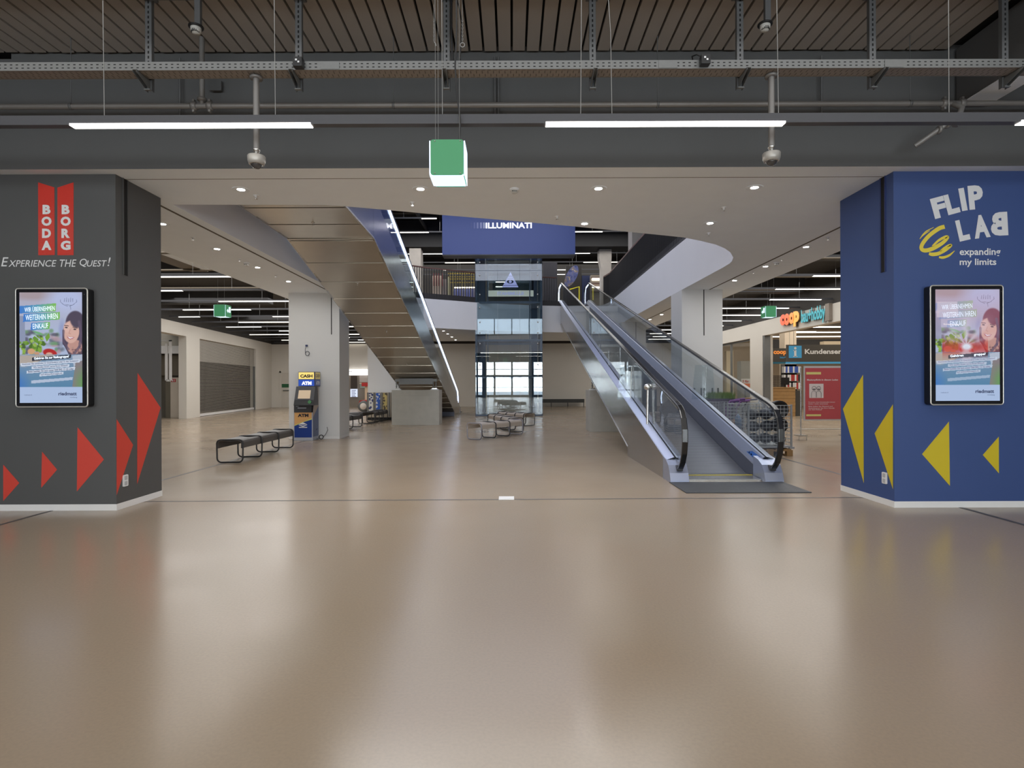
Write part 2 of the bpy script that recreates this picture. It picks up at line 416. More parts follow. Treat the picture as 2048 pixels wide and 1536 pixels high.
# outer walls closing the building
mb = MB(); mb.box(-26, -25.8, -12, 39, 0, 10.2); struct('wall_left', mb, M_dark)
mb = MB(); mb.box(25.8, 26, -12, 39, 0, 10.2); struct('wall_right', mb, M_dark)
struct('ceiling', MB().box(-26, 26, -12, 39, 10.1, 10.2), M_black)
mb = MB(); mb.box(-12.2, -12, -12, 6.7, 0, 5.4); struct('wall_left', mb, M_dark)
mb = MB(); mb.box(12, 12.2, -12, 6.7, 0, 5.4); struct('wall_right', mb, M_dark)
# glazed street front behind the camera: daylight comes in here
mb = MB(); mb.box(-26, 26, -12.3, -12, 4.0, 6.0); mb.box(-26, 26, -12.3, -12, 9.0, 10.2); mb.box(-26, 26, -12.3, -12, 0, .25)
mb.box(-26, -12, -12.3, -12, 0, 10.2); mb.box(12, 26, -12.3, -12, 0, 10.2)
wf = struct('wall_street', mb, M_dark)
mb = MB()
for i in range(13): mb.box(-12 + i * 2 - .1, -12 + i * 2 + .1, -12.25, -12.05, .25, 4.0); mb.box(-12 + i * 2 - .06, -12 + i * 2 + .06, -12.25, -12.05, 6.0, 9.0)
mb.box(-12, 12, -12.3, -12.0, 2.3, 2.55)
for x in (-8.3, -3.1, 2.2, 7.5): mb.box(x - .25, x + .25, -11, -10.5, 0, 5.4)  # unseen columns added for the lift glass to reflect
for z in (1.1, 3.2): mb.box(-12, 12, -12.22, -12.1, z - .03, z + .03)
struct('window_frame', mb, M_rail, wf)
mb = MB(); mb.box(-12, 12, -12.16, -12.15, .25, 4.0); mb.box(-12, 12, -12.16, -12.15, 6.0, 9.0); struct('window_1', mb, G_shop)
# upper floor storey: side masses left and right of the opening
struct('floor', MB().box(-26, XL, 6.8, 39, 5.36, 5.4).box(XR, 26, 6.8, 39, 5.36, 5.4).box(-26, 26, -12, 6.8, 5.57, 5.6).box(XL, XR, 33.9, 39, 5.36, 5.4), mat('upper_floor', (90, 86, 82), .5))

# ------------------------------------------------------------------ front pillars
YP = 6.9
XPL = on_y(232, 700, YP)[0]; XPR = on_y(1788, 700, YP)[0]
YPL = 7.79; YPR = 8.02
pl = struct('wall_pillar_black', MB().box(-9.5, XPL, YP, YPL, .075, ZS), M_ply)
pr = struct('wall_pillar_blue', MB().box(XPR, 9.5, YP, YPR, .075, ZS), M_blue)
struct('baseboard_left', MB().box(-9.5, XPL + .006, YP - .006, YPL + .006, 0, .075), M_base)
struct('baseboard_right', MB().box(XPR - .006, 9.5, YP - .006, YPR + .006, 0, .075), M_base)
# recessed expansion slots in the inner faces
def slot(parent, X, sgn, y, ztop, zbot):
    mb = MB(); mb.box(X - sgn * .002, X + sgn * .006, y - .035, y + .035, zbot, ztop, 0); mb.box(X, X + sgn * .012, y - .05, y - .035, zbot, ztop, 1); mb.box(X, X + sgn * .012, y + .035, y + .05, zbot, ztop, 1)
    return mb
M_bslot = mat('blue_slot_edge', (40, 54, 104), .5)
slot(pl, XPL, 1, 7.07, ZS, on_x(252, 551, XPL)[2]).build('expansion_slot', [M_void, M_ply], pl)
slot(pr, XPR, -1, 7.09, ZS, on_x(1765, 545, XPR)[2]).build('expansion_slot', [M_void, M_bslot], pr)

# triangles (flat vinyl)
def tri_front(pts, m, label, Y=YP):
    mb = MB(); P = [on_y(x, y, Y - .002) for x, y in pts]
    mb.add(P + [(p[0], Y + .001, p[2]) for p in P], [(0, 1, 2), (3, 5, 4), (0, 1, 4, 3), (1, 2, 5, 4), (2, 0, 3, 5)]); return mb
def tri_side(pts, X, sg):
    mb = MB(); P = [on_x(x, y, X + sg * .002) for x, y in pts]
    mb.add(P + [(X + sg * .0004, p[1], p[2]) for p in P], [(0, 1, 2), (3, 5, 4), (0, 1, 4, 3), (1, 2, 5, 4), (2, 0, 3, 5)]); return mb
G1 = 'red arrow triangles pointing right on the black pillar'
for pts, lab in (([(6.5, 929.5), (38.4, 966), (6.5, 1001.8)], 'red vinyl triangle nearest the left edge of the photo, lowest on the black pillar'),
                 ([(84, 903.5), (114, 939.3), (82.4, 975.7)], 'smallest red vinyl triangle on the front of the black pillar'),
                 ([(155, 854.6), (207.7, 919), (153.7, 982.9)], 'largest red vinyl triangle on the front face of the black pillar')):
    tri_front(pts, M_red, lab).build('arrow_triangle', M_red, None, lab, 'decal', group=G1)
for pts, lab in (([(233.5, 838.5), (266.3, 889.8), (233.5, 990)], 'red triangle at the corner edge on the side of the black pillar'),
                 ([(275.4, 746), (321.2, 815.6), (274.5, 967.6)], 'tallest red triangle, on the dark side face of the black pillar')):
    tri_side(pts, XPL, 1).build('arrow_triangle', M_red, None, lab, 'decal', group=G1)
G2 = 'yellow arrow triangles pointing left on the blue pillar'
for pts, lab in (([(1898, 843.2), (1844.2, 908.3), (1899.9, 971.8)], 'larger yellow triangle on the front face of the blue pillar'),
                 ([(1997.6, 873.5), (1965.7, 910), (1997.9, 946.7)], 'smallest yellow triangle, farthest right on the blue pillar')):
    tri_front(pts, M_yel, lab).build('arrow_triangle', M_yel, None, lab, 'decal', group=G2)
for pts, lab in (([(1726, 749.5), (1685.8, 817.8), (1727.4, 966)], 'tallest yellow triangle, on the shaded side face of the blue pillar'),
                 ([(1785.6, 809), (1749.2, 866.6), (1785.6, 978)], 'yellow triangle at the corner edge above the socket on the blue pillar')):
    tri_side(pts, XPR, -1).build('arrow_triangle', M_yel, None, lab, 'decal', group=G2)

# wall sockets
def socket(px, py, X, sg, lab):
    c = on_x(px, py, X); mb = MB(); a, b_ = sorted((X, X + sg * .012))
    mb.rbox(a, b_, c[1] - .045, c[1] + .045, c[2] - .07, c[2] + .07, .012, 0, axis='x')
    t = mb.build('wall_socket', M_white, None, lab, 'socket')
    m2 = MB()
    for dz in (-.033, .033):
        a2, b2 = sorted((X + sg * .012, X + sg * .015)); m2.rbox(a2, b2, c[1] - .025, c[1] + .025, c[2] + dz - .025, c[2] + dz + .025, .008, 0, axis='x')
    m2.build('socket_insert', mat('socket_grey', (180, 180, 182), .5), t)
socket(250, 961, XPL, 1, 'white double wall socket low on the side of the black pillar')
socket(1770, 956, XPR, -1, 'white double wall socket low on the side of the blue pillar')

# two-panel logo on the black pillar (scale 4.266, origin 0,340)
def q1(x, y): return (x / 4.266, 340 + y / 4.266)
YF = YP - .003
lg = thing('pillar_logo', 'red twin-panel sign with white letters BODA BORG on the black pillar', 'sign', on_y(111, 510, YP - .002))
for pts, word in (([(325, 105), (463, 148), (466, 725), (327, 727)], 'BODA'), ([(490, 150), (627, 105), (627, 726), (490, 727)], 'BORG')):
    mb = MB(); P = [on_y(*q1(*p), YF) for p in pts]
    mb.add(P + [(p[0], YP, p[2]) for p in P], [(0, 1, 2, 3), (7, 6, 5, 4), (0, 1, 5, 4), (1, 2, 6, 5), (2, 3, 7, 6), (3, 0, 4, 7)])
    pnl = mb.build('logo_panel', mat('glossy_red', (206, 62, 52), .18, vary=.04, bump=.15, scale=60), lg)
    cx = 397 if word == 'BODA' else 560
    mb = MB()
    for ch, cy in zip(word, (337, 437, 540, 643)):
        w = {'B': 68, 'O': 86, 'D': 76, 'A': 84, 'R': 72, 'G': 84}[ch]
        x0, y0 = q1(cx - w / 2, cy - 40); x1, y1 = q1(cx + w / 2, cy + 40); text_px(mb, ch, x0, y0, x1, y1, YF - .002, bold=.055)
    mb.build('lettering', M_white, pnl)
mb = MB()
for s_, x0, x1, y0, y1 in (('E', 10, 72, 745, 822), ('XPERIENCE', 72, 482, 768, 826), ('THE', 510, 652, 764, 826), ('Q', 680, 742, 757, 828), ('UEST', 742, 912, 770, 824), ('!', 918, 943, 745, 820)):
    a = q1(x0, y0); c = q1(x1, y1); text_px(mb, s_, a[0], a[1], c[0], c[1], YF, bold=.003 if s_ != 'Q' else 0, shear=.22 if s_ != 'Q' else .15)
mb.build('slogan_lettering', M_white, None, 'white handwritten slogan Experience the Quest! under the red twin panels', 'lettering')

# lettering on the blue pillar (scale 4.152, origin 1660,330)
def q2(x, y): return (1660 + x / 4.152, 330 + y / 4.152)
bl = thing('pillar_lettering', 'white letters FLIP LAB in playful tilted type on the blue pillar', 'lettering', on_y(1936, 470, YF))
for ch, cx, cy, w, h, rot, mir in (('F', 905, 352, 112, 172, 15, 0), ('L', 1012, 322, 105, 170, 15, 0), ('I', 1104, 286, 46, 190, 10, 0), ('P', 1211, 268, 122, 200, 5, 0),
                                   ('L', 1103, 540, 92, 178, 13, 0), ('A', 1257, 510, 132, 192, 7, 0), ('B', 1405, 489, 142, 196, 3, 1)):
    a = Vector(on_y(*q2(cx - w / 2, cy + h / 2), YF)); c = Vector(on_y(*q2(cx + w / 2, cy - h / 2), YF))
    mb = MB(); add_text(mb, ch, (a + c) / 2, XP, ZP, c.x - a.x, c.z - a.z, 0, bold=.055 if ch != 'I' else .05, rot=math.radians(rot), mirror=bool(mir)); mb.build('letter', mat('white_letter', (214, 214, 216), .5, vary=.01), bl)
mb = MB()
def stroke(mb, pts, ws, Y):
    # variable width flat stroke through pixel points
    P = []; n = len(pts); K = 10
    for i in range(n - 1):
        p0, p1, p2, p3 = pts[max(i - 1, 0)], pts[i], pts[i + 1], pts[min(i + 2, n - 1)]
        for k in range(K):
            t = k / K; f = lambda a, b, c, d: .5 * (2 * b + (c - a) * t + (2 * a - 5 * b + 4 * c - d) * t * t + (3 * b - a - 3 * c + d) * t ** 3)
            P.append((f(p0[0], p1[0], p2[0], p3[0]), f(p0[1], p1[1], p2[1], p3[1]), ws[i] * (1 - t) + ws[i + 1] * t))
    P.append((pts[-1][0], pts[-1][1], ws[-1])); L = []; R = []
    for i, (x, y, w) in enumerate(P):
        a = P[max(i - 1, 0)]; b = P[min(i + 1, len(P) - 1)]; dx, dy = b[0] - a[0], b[1] - a[1]; l = math.hypot(dx, dy) or 1
        L.append((x - dy / l * w / 2, y + dx / l * w / 2)); R.append((x + dy / l * w / 2, y - dx / l * w / 2))
    vs = [on_y(*q2(*p), Y) for p in L] + [on_y(*q2(*p), Y) for p in R]; n = len(P)
    mb.add(vs, [(i, i + 1, n + i + 1, n + i) for i in range(n - 1)])
stroke(mb, [(952, 512), (900, 530), (820, 590), (768, 655), (760, 695), (790, 710), (850, 695), (930, 650), (975, 605), (960, 597), (905, 625), (850, 675)], [34, 34, 32, 32, 32, 34, 34, 30, 26, 24, 20, 14], YF)
stroke(mb, [(822, 735), (850, 742), (900, 735), (960, 705), (1005, 668), (985, 668), (945, 690), (915, 715)], [22, 30, 30, 26, 20, 18, 14, 10], YF - .0006)
stroke(mb, [(905, 765), (940, 768), (990, 750), (1035, 712)], [16, 22, 18, 4], YF - .0012)
stroke(mb, [(762, 585), (800, 550), (862, 517)], [3, 9, 3], YF); stroke(mb, [(745, 615), (775, 580), (830, 545)], [4, 12, 3], YF - .0006)
mb.build('scribble_emblem', mat('warm_yellow', (222, 200, 66), .45), None, 'yellow scribbled spiral emblem beside the white letters on the blue pillar', 'emblem')
mb = MB(); text_px(mb, 'expanding', *q2(1077, 690), *q2(1416, 766), YF, bold=.018); text_px(mb, 'my limits', *q2(1077, 776), *q2(1381, 848), YF, bold=.018)
mb.build('slogan_lettering', M_white, None, 'white small type reading expanding my limits on the blue pillar', 'lettering')

# ------------------------------------------------------------------ suspended services in front of the bulkhead
YT = 5.55
ct = thing('cable_tray', 'grey perforated cable tray hung across the dark slatted ceiling', 'cable tray', (0, YT, 4.54))
mb = MB(); mb.box(-8.5, 8.5, YT, YT + .003, 4.54, 4.622); mb.build('side_rail', M_galv, ct)
mb = MB(); mb.box(-8.5, 8.5, YT + .003, YT + .155, 4.54, 4.543); mb.build('tray_bottom', M_galvd, ct)
mb = MB(); mb.box(-8.5, 8.5, YT + .155, YT + .158, 4.54, 4.622); mb.build('side_rail', M_galv, ct)
mb = MB(); x = -6
while x < 6:
    for z in (4.561, 4.593): mb.box(x, x + .022, YT - .0012, YT, z, z + .008)
    x += .0555
mb.build('slot_row', M_void, ct, kind='stuff')
mb = MB(); x = -6
while x < 6:
    for k, (y0, y1, sx) in enumerate(((YT + .03, YT + .075, .0), (YT + .085, YT + .13, .028))):
        mb.add([(x + sx, y0, 4.539), (x + sx + .007, y0, 4.539), (x + sx + .007, y1, 4.539), (x + sx, y1, 4.539)], [(3, 2, 1, 0)])
    for y0 in (YT + .015, YT + .14): mb.add([(x, y0, 4.539), (x + .035, y0, 4.539), (x + .035, y0 + .005, 4.539), (x, y0 + .005, 4.539)], [(3, 2, 1, 0)])
    x += .0555
mb.build('slot_row', mat('tray_slot', (88, 80, 74), .8), ct, kind='stuff')
for px in (660, 1336, 1788): x = on_y(px, 130, YT)[0]; MB().box(x - .09, x + .09, YT - .004, YT, 4.545, 4.617).build('joint_plate', M_galv, ct)
# hangers: slotted posts with an arm under the tray
YH = 5.74
hang_px = [297, 597, 893, 1185, 1480, 1745, 2010]
names = ['first', 'second', 'third', 'fourth', 'fifth', 'sixth', 'seventh']
for i, px in enumerate(hang_px):
    x = on_y(px, 60, YH)[0]
    t = thing('tray_hanger', 'slotted steel hanger post with bracket arm, %s from the left along the cable tray' % names[i], 'bracket', (x, YH, 4.44), 'hangers of the cable tray')
    mb = MB(); mb.box(x - .032, x + .032, YH - .003, YH, 4.44, 5.38); mb.box(x - .032, x - .029, YH, YH + .04, 4.44, 5.38); mb.box(x + .029, x + .032, YH, YH + .04, 4.44, 5.38); mb.box(x - .06, x + .06, YH - .05, YH + .07, 5.36, 5.38)
    mb.build('post', M_post, t)
    mb = MB(); z = 4.66
    while z < 5.34: mb.box(x - .007, x + .007, YH - .0045, YH - .003, z, z + .026); z += .05
    mb.build('slot_row', M_void, t, kind='stuff')
    mb = MB()   # tapered arm below the tray
    for sx in (-.02, .017):
        mb.add([(x + sx, YH - .003, 4.44), (x + sx, YH - .003, 4.535), (x + sx, YT - .03, 4.535), (x + sx, YT - .03, 4.515), (x + sx + .003, YH - .003, 4.44), (x + sx + .003, YH - .003, 4.535), (x + sx + .003, YT - .03, 4.535), (x + sx + .003, YT - .03, 4.515)],
               [(0, 1, 2, 3), (7, 6, 5, 4), (0, 3, 7, 4), (3, 2, 6, 7), (1, 5, 6, 2), (0, 4, 5, 1)])
    mb.box(x - .02, x + .02, YT - .03, YH, 4.532, 4.537); mb.box(x - .03, x + .03, YH - .03, YH + .0, 4.436, 4.446)
    mb.build('bracket_arm', M_galv, t)
for px, py, lab in ((597, 126, 'small black junction box clipped to the left half of the cable tray'), (1410, 121, 'small black junction box clipped to the right half of the cable tray')):
    c = on_y(px, py, YT - .04); t = thing('junction_box', lab, 'junction box', (c[0], YT - .04, c[2] - .04))
    MB().box(c[0] - .045, c[0] + .045, YT - .075, YT - .005, c[2] - .045, c[2] + .045).build('housing', M_black2, t, bevel=.006)
    mb = MB(); mb.box(c[0] - .02, c[0] - .002, YT - .077, YT - .075, c[2] + .005, c[2] + .022); mb.box(c[0] + .003, c[0] + .02, YT - .077, YT - .075, c[2] - .014, c[2] + .002); mb.build('indicator', M_white, t)
    mb = MB(); mb.tube([(c[0] - .03, YT - .03, c[2] + .04), (c[0] - .06, YT + .02, c[2] + .09), (c[0] - .08, YT + .1, c[2] + .12), (c[0] - .05, YT + .16, c[2] + .1)], .006, seg=5); mb.build('cable', M_black2, t)

# sprinkler main with couplings and rods
YS = 6.42
zs = on_y(1024, 210, YS)[2]
t = thing('sprinkler_pipe', 'long grey sprinkler pipe running along the dark bulkhead', 'pipe', (0, YS, zs))
MB().tube([(-8.5, YS, zs), (XBR + 3, YS, zs)], .03, seg=12).build('pipe', M_tube, t)
for px, py in ((388, 213), (420, 213), (1888, 200), (1924, 198)):
    x = on_y(px, py, YS)[0]
    mb = MB(); mb.lathe([(.03, -.03), (.044, -.028), (.05, -.008), (.05, .008), (.044, .028), (.03, .03)], (x, YS, zs), 0, 12, 'x'); mb.box(x - .012, x + .012, YS - .02, YS + .02, zs + .03, zs + .07); mb.box(x - .012, x + .012, YS - .02, YS + .02, zs - .07, zs - .03)
    mb.build('coupling', M_tube, t)
x = on_y(404, 180, YS)[0]; mb = MB(); mb.tube([(x, YS, zs), (x, YS, zs + .1), (x, YS, 5.38)], .028, seg=10); mb.lathe([(.03, .05), (.05, .06), (.05, .085), (.03, .095)], (x, YS, zs), 0, 12)
mb.build('riser', M_tube, t)
x = on_y(1905, 200, YS)[0]; mb = MB(); mb.tube([(x, YS, zs), (x + .01, YS - .12, zs - .11), (x - .05, YS - .1, zs - .3)], .03, seg=10); mb.build('tee', M_tube, t)
x = on_y(1878, 255, YS - .1)[0]; mb = MB(); za = on_y(1880, 255, 6.3)[2]
mb.tube([(x + .12, 6.3, za + .07), (x - .14, 6.5, za - .12)], .028, seg=10)
for d in (.0, .06): mb.lathe([(.03, -.015), (.045, -.012), (.045, .012), (.03, .015)], (x + .03 + d, 6.36 - d * .8, za + .0 + d * .7), 0, 10, 'x')
mb.build('branch_pipe', M_tube, t)
for px in (142, 787, 1315, 1820):
    x = on_y(px, 150, YS)[0]; mb = MB(); mb.tube([(x, YS, zs + .03), (x, YS, 5.38)], .005, seg=5); mb.lathe([(.033, -.012), (.037, -.012), (.037, .012), (.033, .012)], (x, YS, zs), 0, 12, 'x'); mb.build('hanger_rod', M_post, t)
for px, lab in ((360, 'thin grey conduit on the bulkhead left of the sprinkler riser'), (990, 'left one of two thin conduits side by side at the middle of the bulkhead'), (997, 'right one of two thin conduits side by side at the middle of the bulkhead'), (1643, 'thin grey conduit on the bulkhead right of the camera pole')):
    x = on_y(px, 180, 6.68)[0]; mb = MB(); mb.tube([(x, 6.68, 4.55), (x, 6.68, 5.3)], .012, seg=8); mb.build('conduit', M_post, None, lab, 'conduit')
c = on_y(432, 172, 6.69); MB().rbox(c[0] - .07, c[0] + .07, 6.67, 6.7, c[2] - .06, c[2] + .06, .01).build('grey_box', M_dark, None, 'flat dark grey junction plate on the bulkhead beside the sprinkler riser', 'box')

# black light profile with lit inserts
YL = 5.2; zl = on_y(1024, 246.5, YL)[2]
t = thing('light_track', 'long black light profile hung across the entrance with bright white inserts', 'light', (0, YL, zl))
MB().box(-8.5, 8.5, YL, YL + .075, zl, zl + .085).build('housing', M_track, t)
for a, b_ in ((139, 621), (1092, 1571), (2043, 2500), (-813, -330)):
    xa = on_y(a, 243, YL)[0]; xb = on_y(b_, 243, YL)[0]
    MB().box(xa, xb, YL - .003, YL + .07, zl - .006, zl + .012).build('light_insert', M_lamp, t)
for px in (204, 548, 884, 1162, 1560, 1903): x = on_y(px, 200, YL)[0]; MB().tube([(x, YL + .03, zl + .08), (x + random.uniform(-.02, .02), YL + .03, 5.38)], .0035, seg=5).build('suspension_wire', M_wire, t)
x = on_y(1225, 200, YL)[0]; MB().tube([(x, YL + .03, zl + .08), (x - .01, YL + .03, 4.7), (x - .035, YL + .03, 5.1), (x - .03, YL + .03, 5.38)], .0035, seg=5).build('feed_wire', M_wire, t)

# dome cameras on poles under the tray
for px, yb, side in ((513, 338, 'left'), (1543, 332, 'right')):
    YC = 5.66; x = on_y(px, 300, YC)[0]; z0 = on_y(px, yb, YC)[2]; ztop = 4.54
    t = thing('dome_camera', 'grey dome surveillance camera on a ceiling pole, %s one of two' % side, 'camera', (x, YC, z0), 'dome cameras under the cable tray')
    mb = MB(); mb.tube([(x, YC, z0 + .19), (x, YC, z0 + .42), (x, YC, ztop)], .03, seg=14); mb.lathe([(.03, 0), (.06, .0), (.06, .02), (.03, .03)], (x, YC, ztop - .03), 0, 16); mb.build('pole', M_tube, t)
    mb = MB(); mb.lathe([(.024, .06), (.024, .11), (.034, .115), (.034, .13)], (x, YC, z0 + .06), 0, 14); mb.build('neck', M_chrome, t)
    mb = MB(); mb.lathe([(.05, .04), (.072, .045), (.083, .075), (.085, .12), (.08, .128), (.03, .135)], (x, YC, z0 + .0), 0, 24); mb.build('housing', mat('camera_grey', (168, 164, 158), .4, metal=.3), t)
    mb = MB(); mb.lathe([(.001, -.0)] + [(.056 * math.sin(a), .056 - .056 * math.cos(a)) for a in [k * PI / 14 for k in range(1, 8)]], (x, YC, z0), 0, 20); mb.build('dome', mat('dome_smoked', (60, 58, 58), .08, spec=.9), t)
    mb = MB(); mb.lathe([(.06, .043), (.062, .04), (.07, .046)], (x, YC, z0), 0, 20); mb.build('dome_ring', M_chrome, t)
# smoke detectors on posts
for px, py, side, gp in ((392, 60, 'left', 1), (1530, 55, 'right', 1)):
    Yd = 5.66; c = on_y(px, py, Yd); sg = 1
    t = thing('smoke_detector', 'white smoke detector on a short slotted bracket, %s of the two below the slats' % side, 'detector', (c[0], Yd, c[2] - .04), 'smoke detectors on brackets')
    mb = MB(); mb.lathe([(.001, -.04), (.03, -.038), (.045, -.02), (.05, .0), (.05, .02)], (c[0], Yd, c[2]), 0, 20); mb.build('sensor_head', mat('detector_white', (196, 194, 188), .5), t)
    mb = MB()
    for k in range(9):
        a = -PI * .9 + k * PI * .8 / 8; mb.box(c[0] + .038 * math.cos(a) - .003, c[0] + .038 * math.cos(a) + .003, Yd + .045 * math.sin(a) - .004, Yd + .045 * math.sin(a) + .003, c[2] - .032, c[2] - .006)
    mb.build('vent_slot', M_void, t)
    mb = MB(); mb.lathe([(.055, .02), (.07, .022), (.07, .035), (.03, .04)], (c[0], Yd, c[2]), 0, 16); mb.build('base', M_black2, t)
    mb = MB(); mb.box(c[0] - .005, c[0] + .05, Yd - .02, Yd + .02, c[2] + .035, 5.38); x2 = on_y(px - 95 if side == 'left' else px - 52, 15, Yd)[0]; mb.box(min(c[0], x2), max(c[0], x2), Yd, Yd + .02, 5.30, 5.315); mb.build('bracket', M_post, t)

# hanging exit cube
def exit_cube(x0, Y, z0, s, label, name='exit_sign', wires=5.38, mirror_side=1, near=False, yaw=0.0):
    t = thing(name, label, 'sign', (x0 + s / 2, Y + s / 2, z0))
    Mg = mat('exit_green', (58, 124, 84), .4, emit=.45); Mw = mat('exit_white_glow', (205, 224, 244), .4, emit=1.0)
    th = .006; g = .012
    MB().rbox(x0 + g, x0 + s - g, Y, Y + th, z0, z0 + s, s * .07).build('front_panel', Mg, t)
    MB().rbox(x0 + g, x0 + s - g, Y + s - th, Y + s, z0, z0 + s, s * .07).build('back_panel', Mg, t)
    MB().rbox(x0, x0 + .004, Y + th, Y + s - th, z0, z0 + s, s * .07, axis='x').build('side_panel', Mg if not near else Mw, t)
    MB().rbox(x0 + s - .004, x0 + s, Y + th, Y + s - th, z0, z0 + s, s * .07, axis='x').build('side_panel', Mg if not near else Mw, t)
    MB().box(x0 + g + .002, x0 + s - g - .002, Y + .01, Y + s - .01, z0 + .004, z0 + .012).build('light_panel', Mw, t)
    MB().box(x0 + g, x0 + s - g, Y + .01, Y + s - .01, z0 + s - .012, z0 + s - .004).build('top_panel', M_galv, t)
    mb = MB()
    for xx in (x0 + .004, x0 + s - .008):
        for yy in (Y + .004, Y + s - .008): mb.box(xx, xx + .006, yy, yy + .006, z0 + .01, z0 + s - .01)
    mb.box(x0 + .003, x0 + s - .003, Y + .008, Y + .012, z0 - .001, z0 + .006)
    mb.build('edge_frame', Mw, t)
    mb = MB()
    for xx in (x0 + .05, x0 + s - .04):
        for zz in (z0 + .015, z0 + s - .015): mb.lathe([(.001, -.006), (.006, -.004), (.006, 0)], (xx, Y, zz), 0, 8, 'y')
    mb.build('screws', M_chrome, t, kind='stuff')
    # pictogram on the side panel that faces the walkway
    sx = x0 + s + .001 if mirror_side > 0 else x0 - .001; d = 1 if mirror_side > 0 else -1
    if not near:
        mb = MB(); cy = Y + s / 2; cz = z0 + s * .5
        def pp(pts): mb.add([(sx + d * .001, cy + a * s * d, cz + b_ * s) for a, b_ in pts], [tuple(range(len(pts)))])
        pp([(.05, .36), (.36, .36), (.36, -.1), (.05, -.1)]); pp([(-.3, .02), (-.08, .2), (-.08, .1), (.0, .1), (.0, -.06), (-.08, -.06), (-.08, -.16)])
        mb.build('pictogram', Mw, t)
    for dx in (.05, .075) if near else (.08,): MB().tube([(x0 + dx, Y + .05, z0 + s - .005), (x0 + dx, Y + .05, wires - .02)], .0015, seg=5).build('suspension_wire', M_wire, t)
    MB().tube([(x0 + s - .05, Y + .05, z0 + s - .005), (x0 + s - .05, Y + .05, wires - .02)], .0015, seg=5).build('suspension_wire', M_wire, t)
    return t
Yc = 5.1; a = on_y(858.5, 350, Yc); t = exit_cube(a[0], Yc, a[2], .315, 'glowing green and white cube sign hanging in front of the soffit', near=True)
x = a[0] + .262
MB().tube([(x, Yc + .06, a[2] + .31), (x + .01, Yc + .06, a[2] + .5), (x - .02, Yc + .06, a[2] + .75), (x - .035, Yc + .06, a[2] + 1.0), (x - .02, Yc + .06, a[2] + 1.35), (x - .03, Yc + .1, 5.37)], .008, seg=6).build('power_cable', M_black2, t)
# two chains left hanging
for px, lab, ring in ((868, 'short thin chain with a hook end, left of the cable above the cube sign', 0), (925, 'short thin chain ending in a ring, right of the cable above the cube sign', 1)):
    c = on_y(px, 90, 5.3); mb = MB(); z = 5.33 - .0; k = 0
    zt = on_y(px, 38, 5.3)[2]
    zz = zt
    while zz > c[2] + .02:
        mb.tube([(c[0] + .006 * math.cos(q) * (k % 2), 5.3 + .006 * math.cos(q) * (1 - k % 2), zz + .011 * math.sin(q)) for q in [j * PI / 4 for j in range(8)]], .0018, seg=4, closed=True); zz -= .017; k += 1
    if ring: mb.tube([(c[0] + .02 * math.cos(q), 5.3, c[2] + .02 * math.sin(q)) for q in [j * PI / 8 for j in range(16)]], .004, seg=6, closed=True)
    else: mb.tube([(c[0], 5.3, c[2] + .03), (c[0] + .015, 5.3, c[2] + .01), (c[0] + .02, 5.3, c[2] - .01)], .004, seg=6)
    mb.tube([(c[0], 5.3, zt), (c[0], 5.3, 5.38)], .0015, seg=4)
    mb.build('chain', M_wire, None, lab, 'chain')
# cable bundle hanging by the third post
c = on_y(905, 60, 5.68); mb = MB()
mb.tube([(c[0] - .01, 5.68, 5.38), (c[0] - .012, 5.68, 5.0), (c[0] + .0, 5.68, 4.63)], .013, seg=6); mb.tube([(c[0] + .02, 5.68, 5.38), (c[0] + .07, 5.66, 5.2), (c[0] + .1, 5.6, 5.0), (c[0] + .085, 5.54, 4.63)], .008, seg=6)
mb.build('cable_bundle', M_black2, None, 'black cable bundle dropping from the slats beside the third tray hanger', 'cable')

# ------------------------------------------------------------------ downlights, sprinklers and detectors in the soffit
me_ring = None
def downlight(px, py, label, r=.094, z=ZS):
    c = on_z(px, py, z); t = thing('downlight', label, 'light', (c[0], c[1], z - .004), 'round downlights in the white soffit')
    mb = MB(); mb.lathe([(r, 0.0), (r + .012, -.002), (r + .014, .004)], (c[0], c[1], z - .003), 0, 24); mb.build('trim_ring', M_soffit, t)
    mb = MB(); mb.lathe([(r, -.0), (r * .5, -.001), (.001, -.001)], (c[0], c[1], z - .002), 0, 24); mb.build('lens', M_lampd, t)
for px, py, lab in ((482, 379, 'first from the left in the front row of four'), (841, 378, 'just left of the hanging green cube, in the front row of four'), (1197, 377, 'third from the left in the front row of four'), (1509, 375, 'rightmost in the front row of four'),
                    (1169, 447.5, 'beside the top of the blue banner, at the curved edge'), (1420, 446.5, 'above the rounded right end of the opening'),
                    (325, 448, 'half hidden by the black pillar, nearest of the left row'), (434, 498, 'second of the row leading to the white pillar at the left'), (515, 535, 'third of the row leading to the white pillar at the left'), (577, 563, 'last of the left row, by the top of the white pillar'),
                    (1612, 494, 'nearest of the right row, beside the blue pillar'), (1531, 533, 'second of the right row, near a smoke detector'), (1469, 561, 'third of the right row, above the white pillar at the right'),
                    (1323, 629, 'left of the right white pillar, nearer of a far pair'), (1300, 639, 'left of the right white pillar, farther of a far pair'),
                    (886.7, 662, 'nearest of four beyond the left travelator'), (895.3, 667.6, 'second of four beyond the left travelator'), (904, 674, 'third of four beyond the left travelator'), (911.5, 679.8, 'last of four beyond the left travelator')):
    downlight(px, py, 'round white downlight, ' + lab)
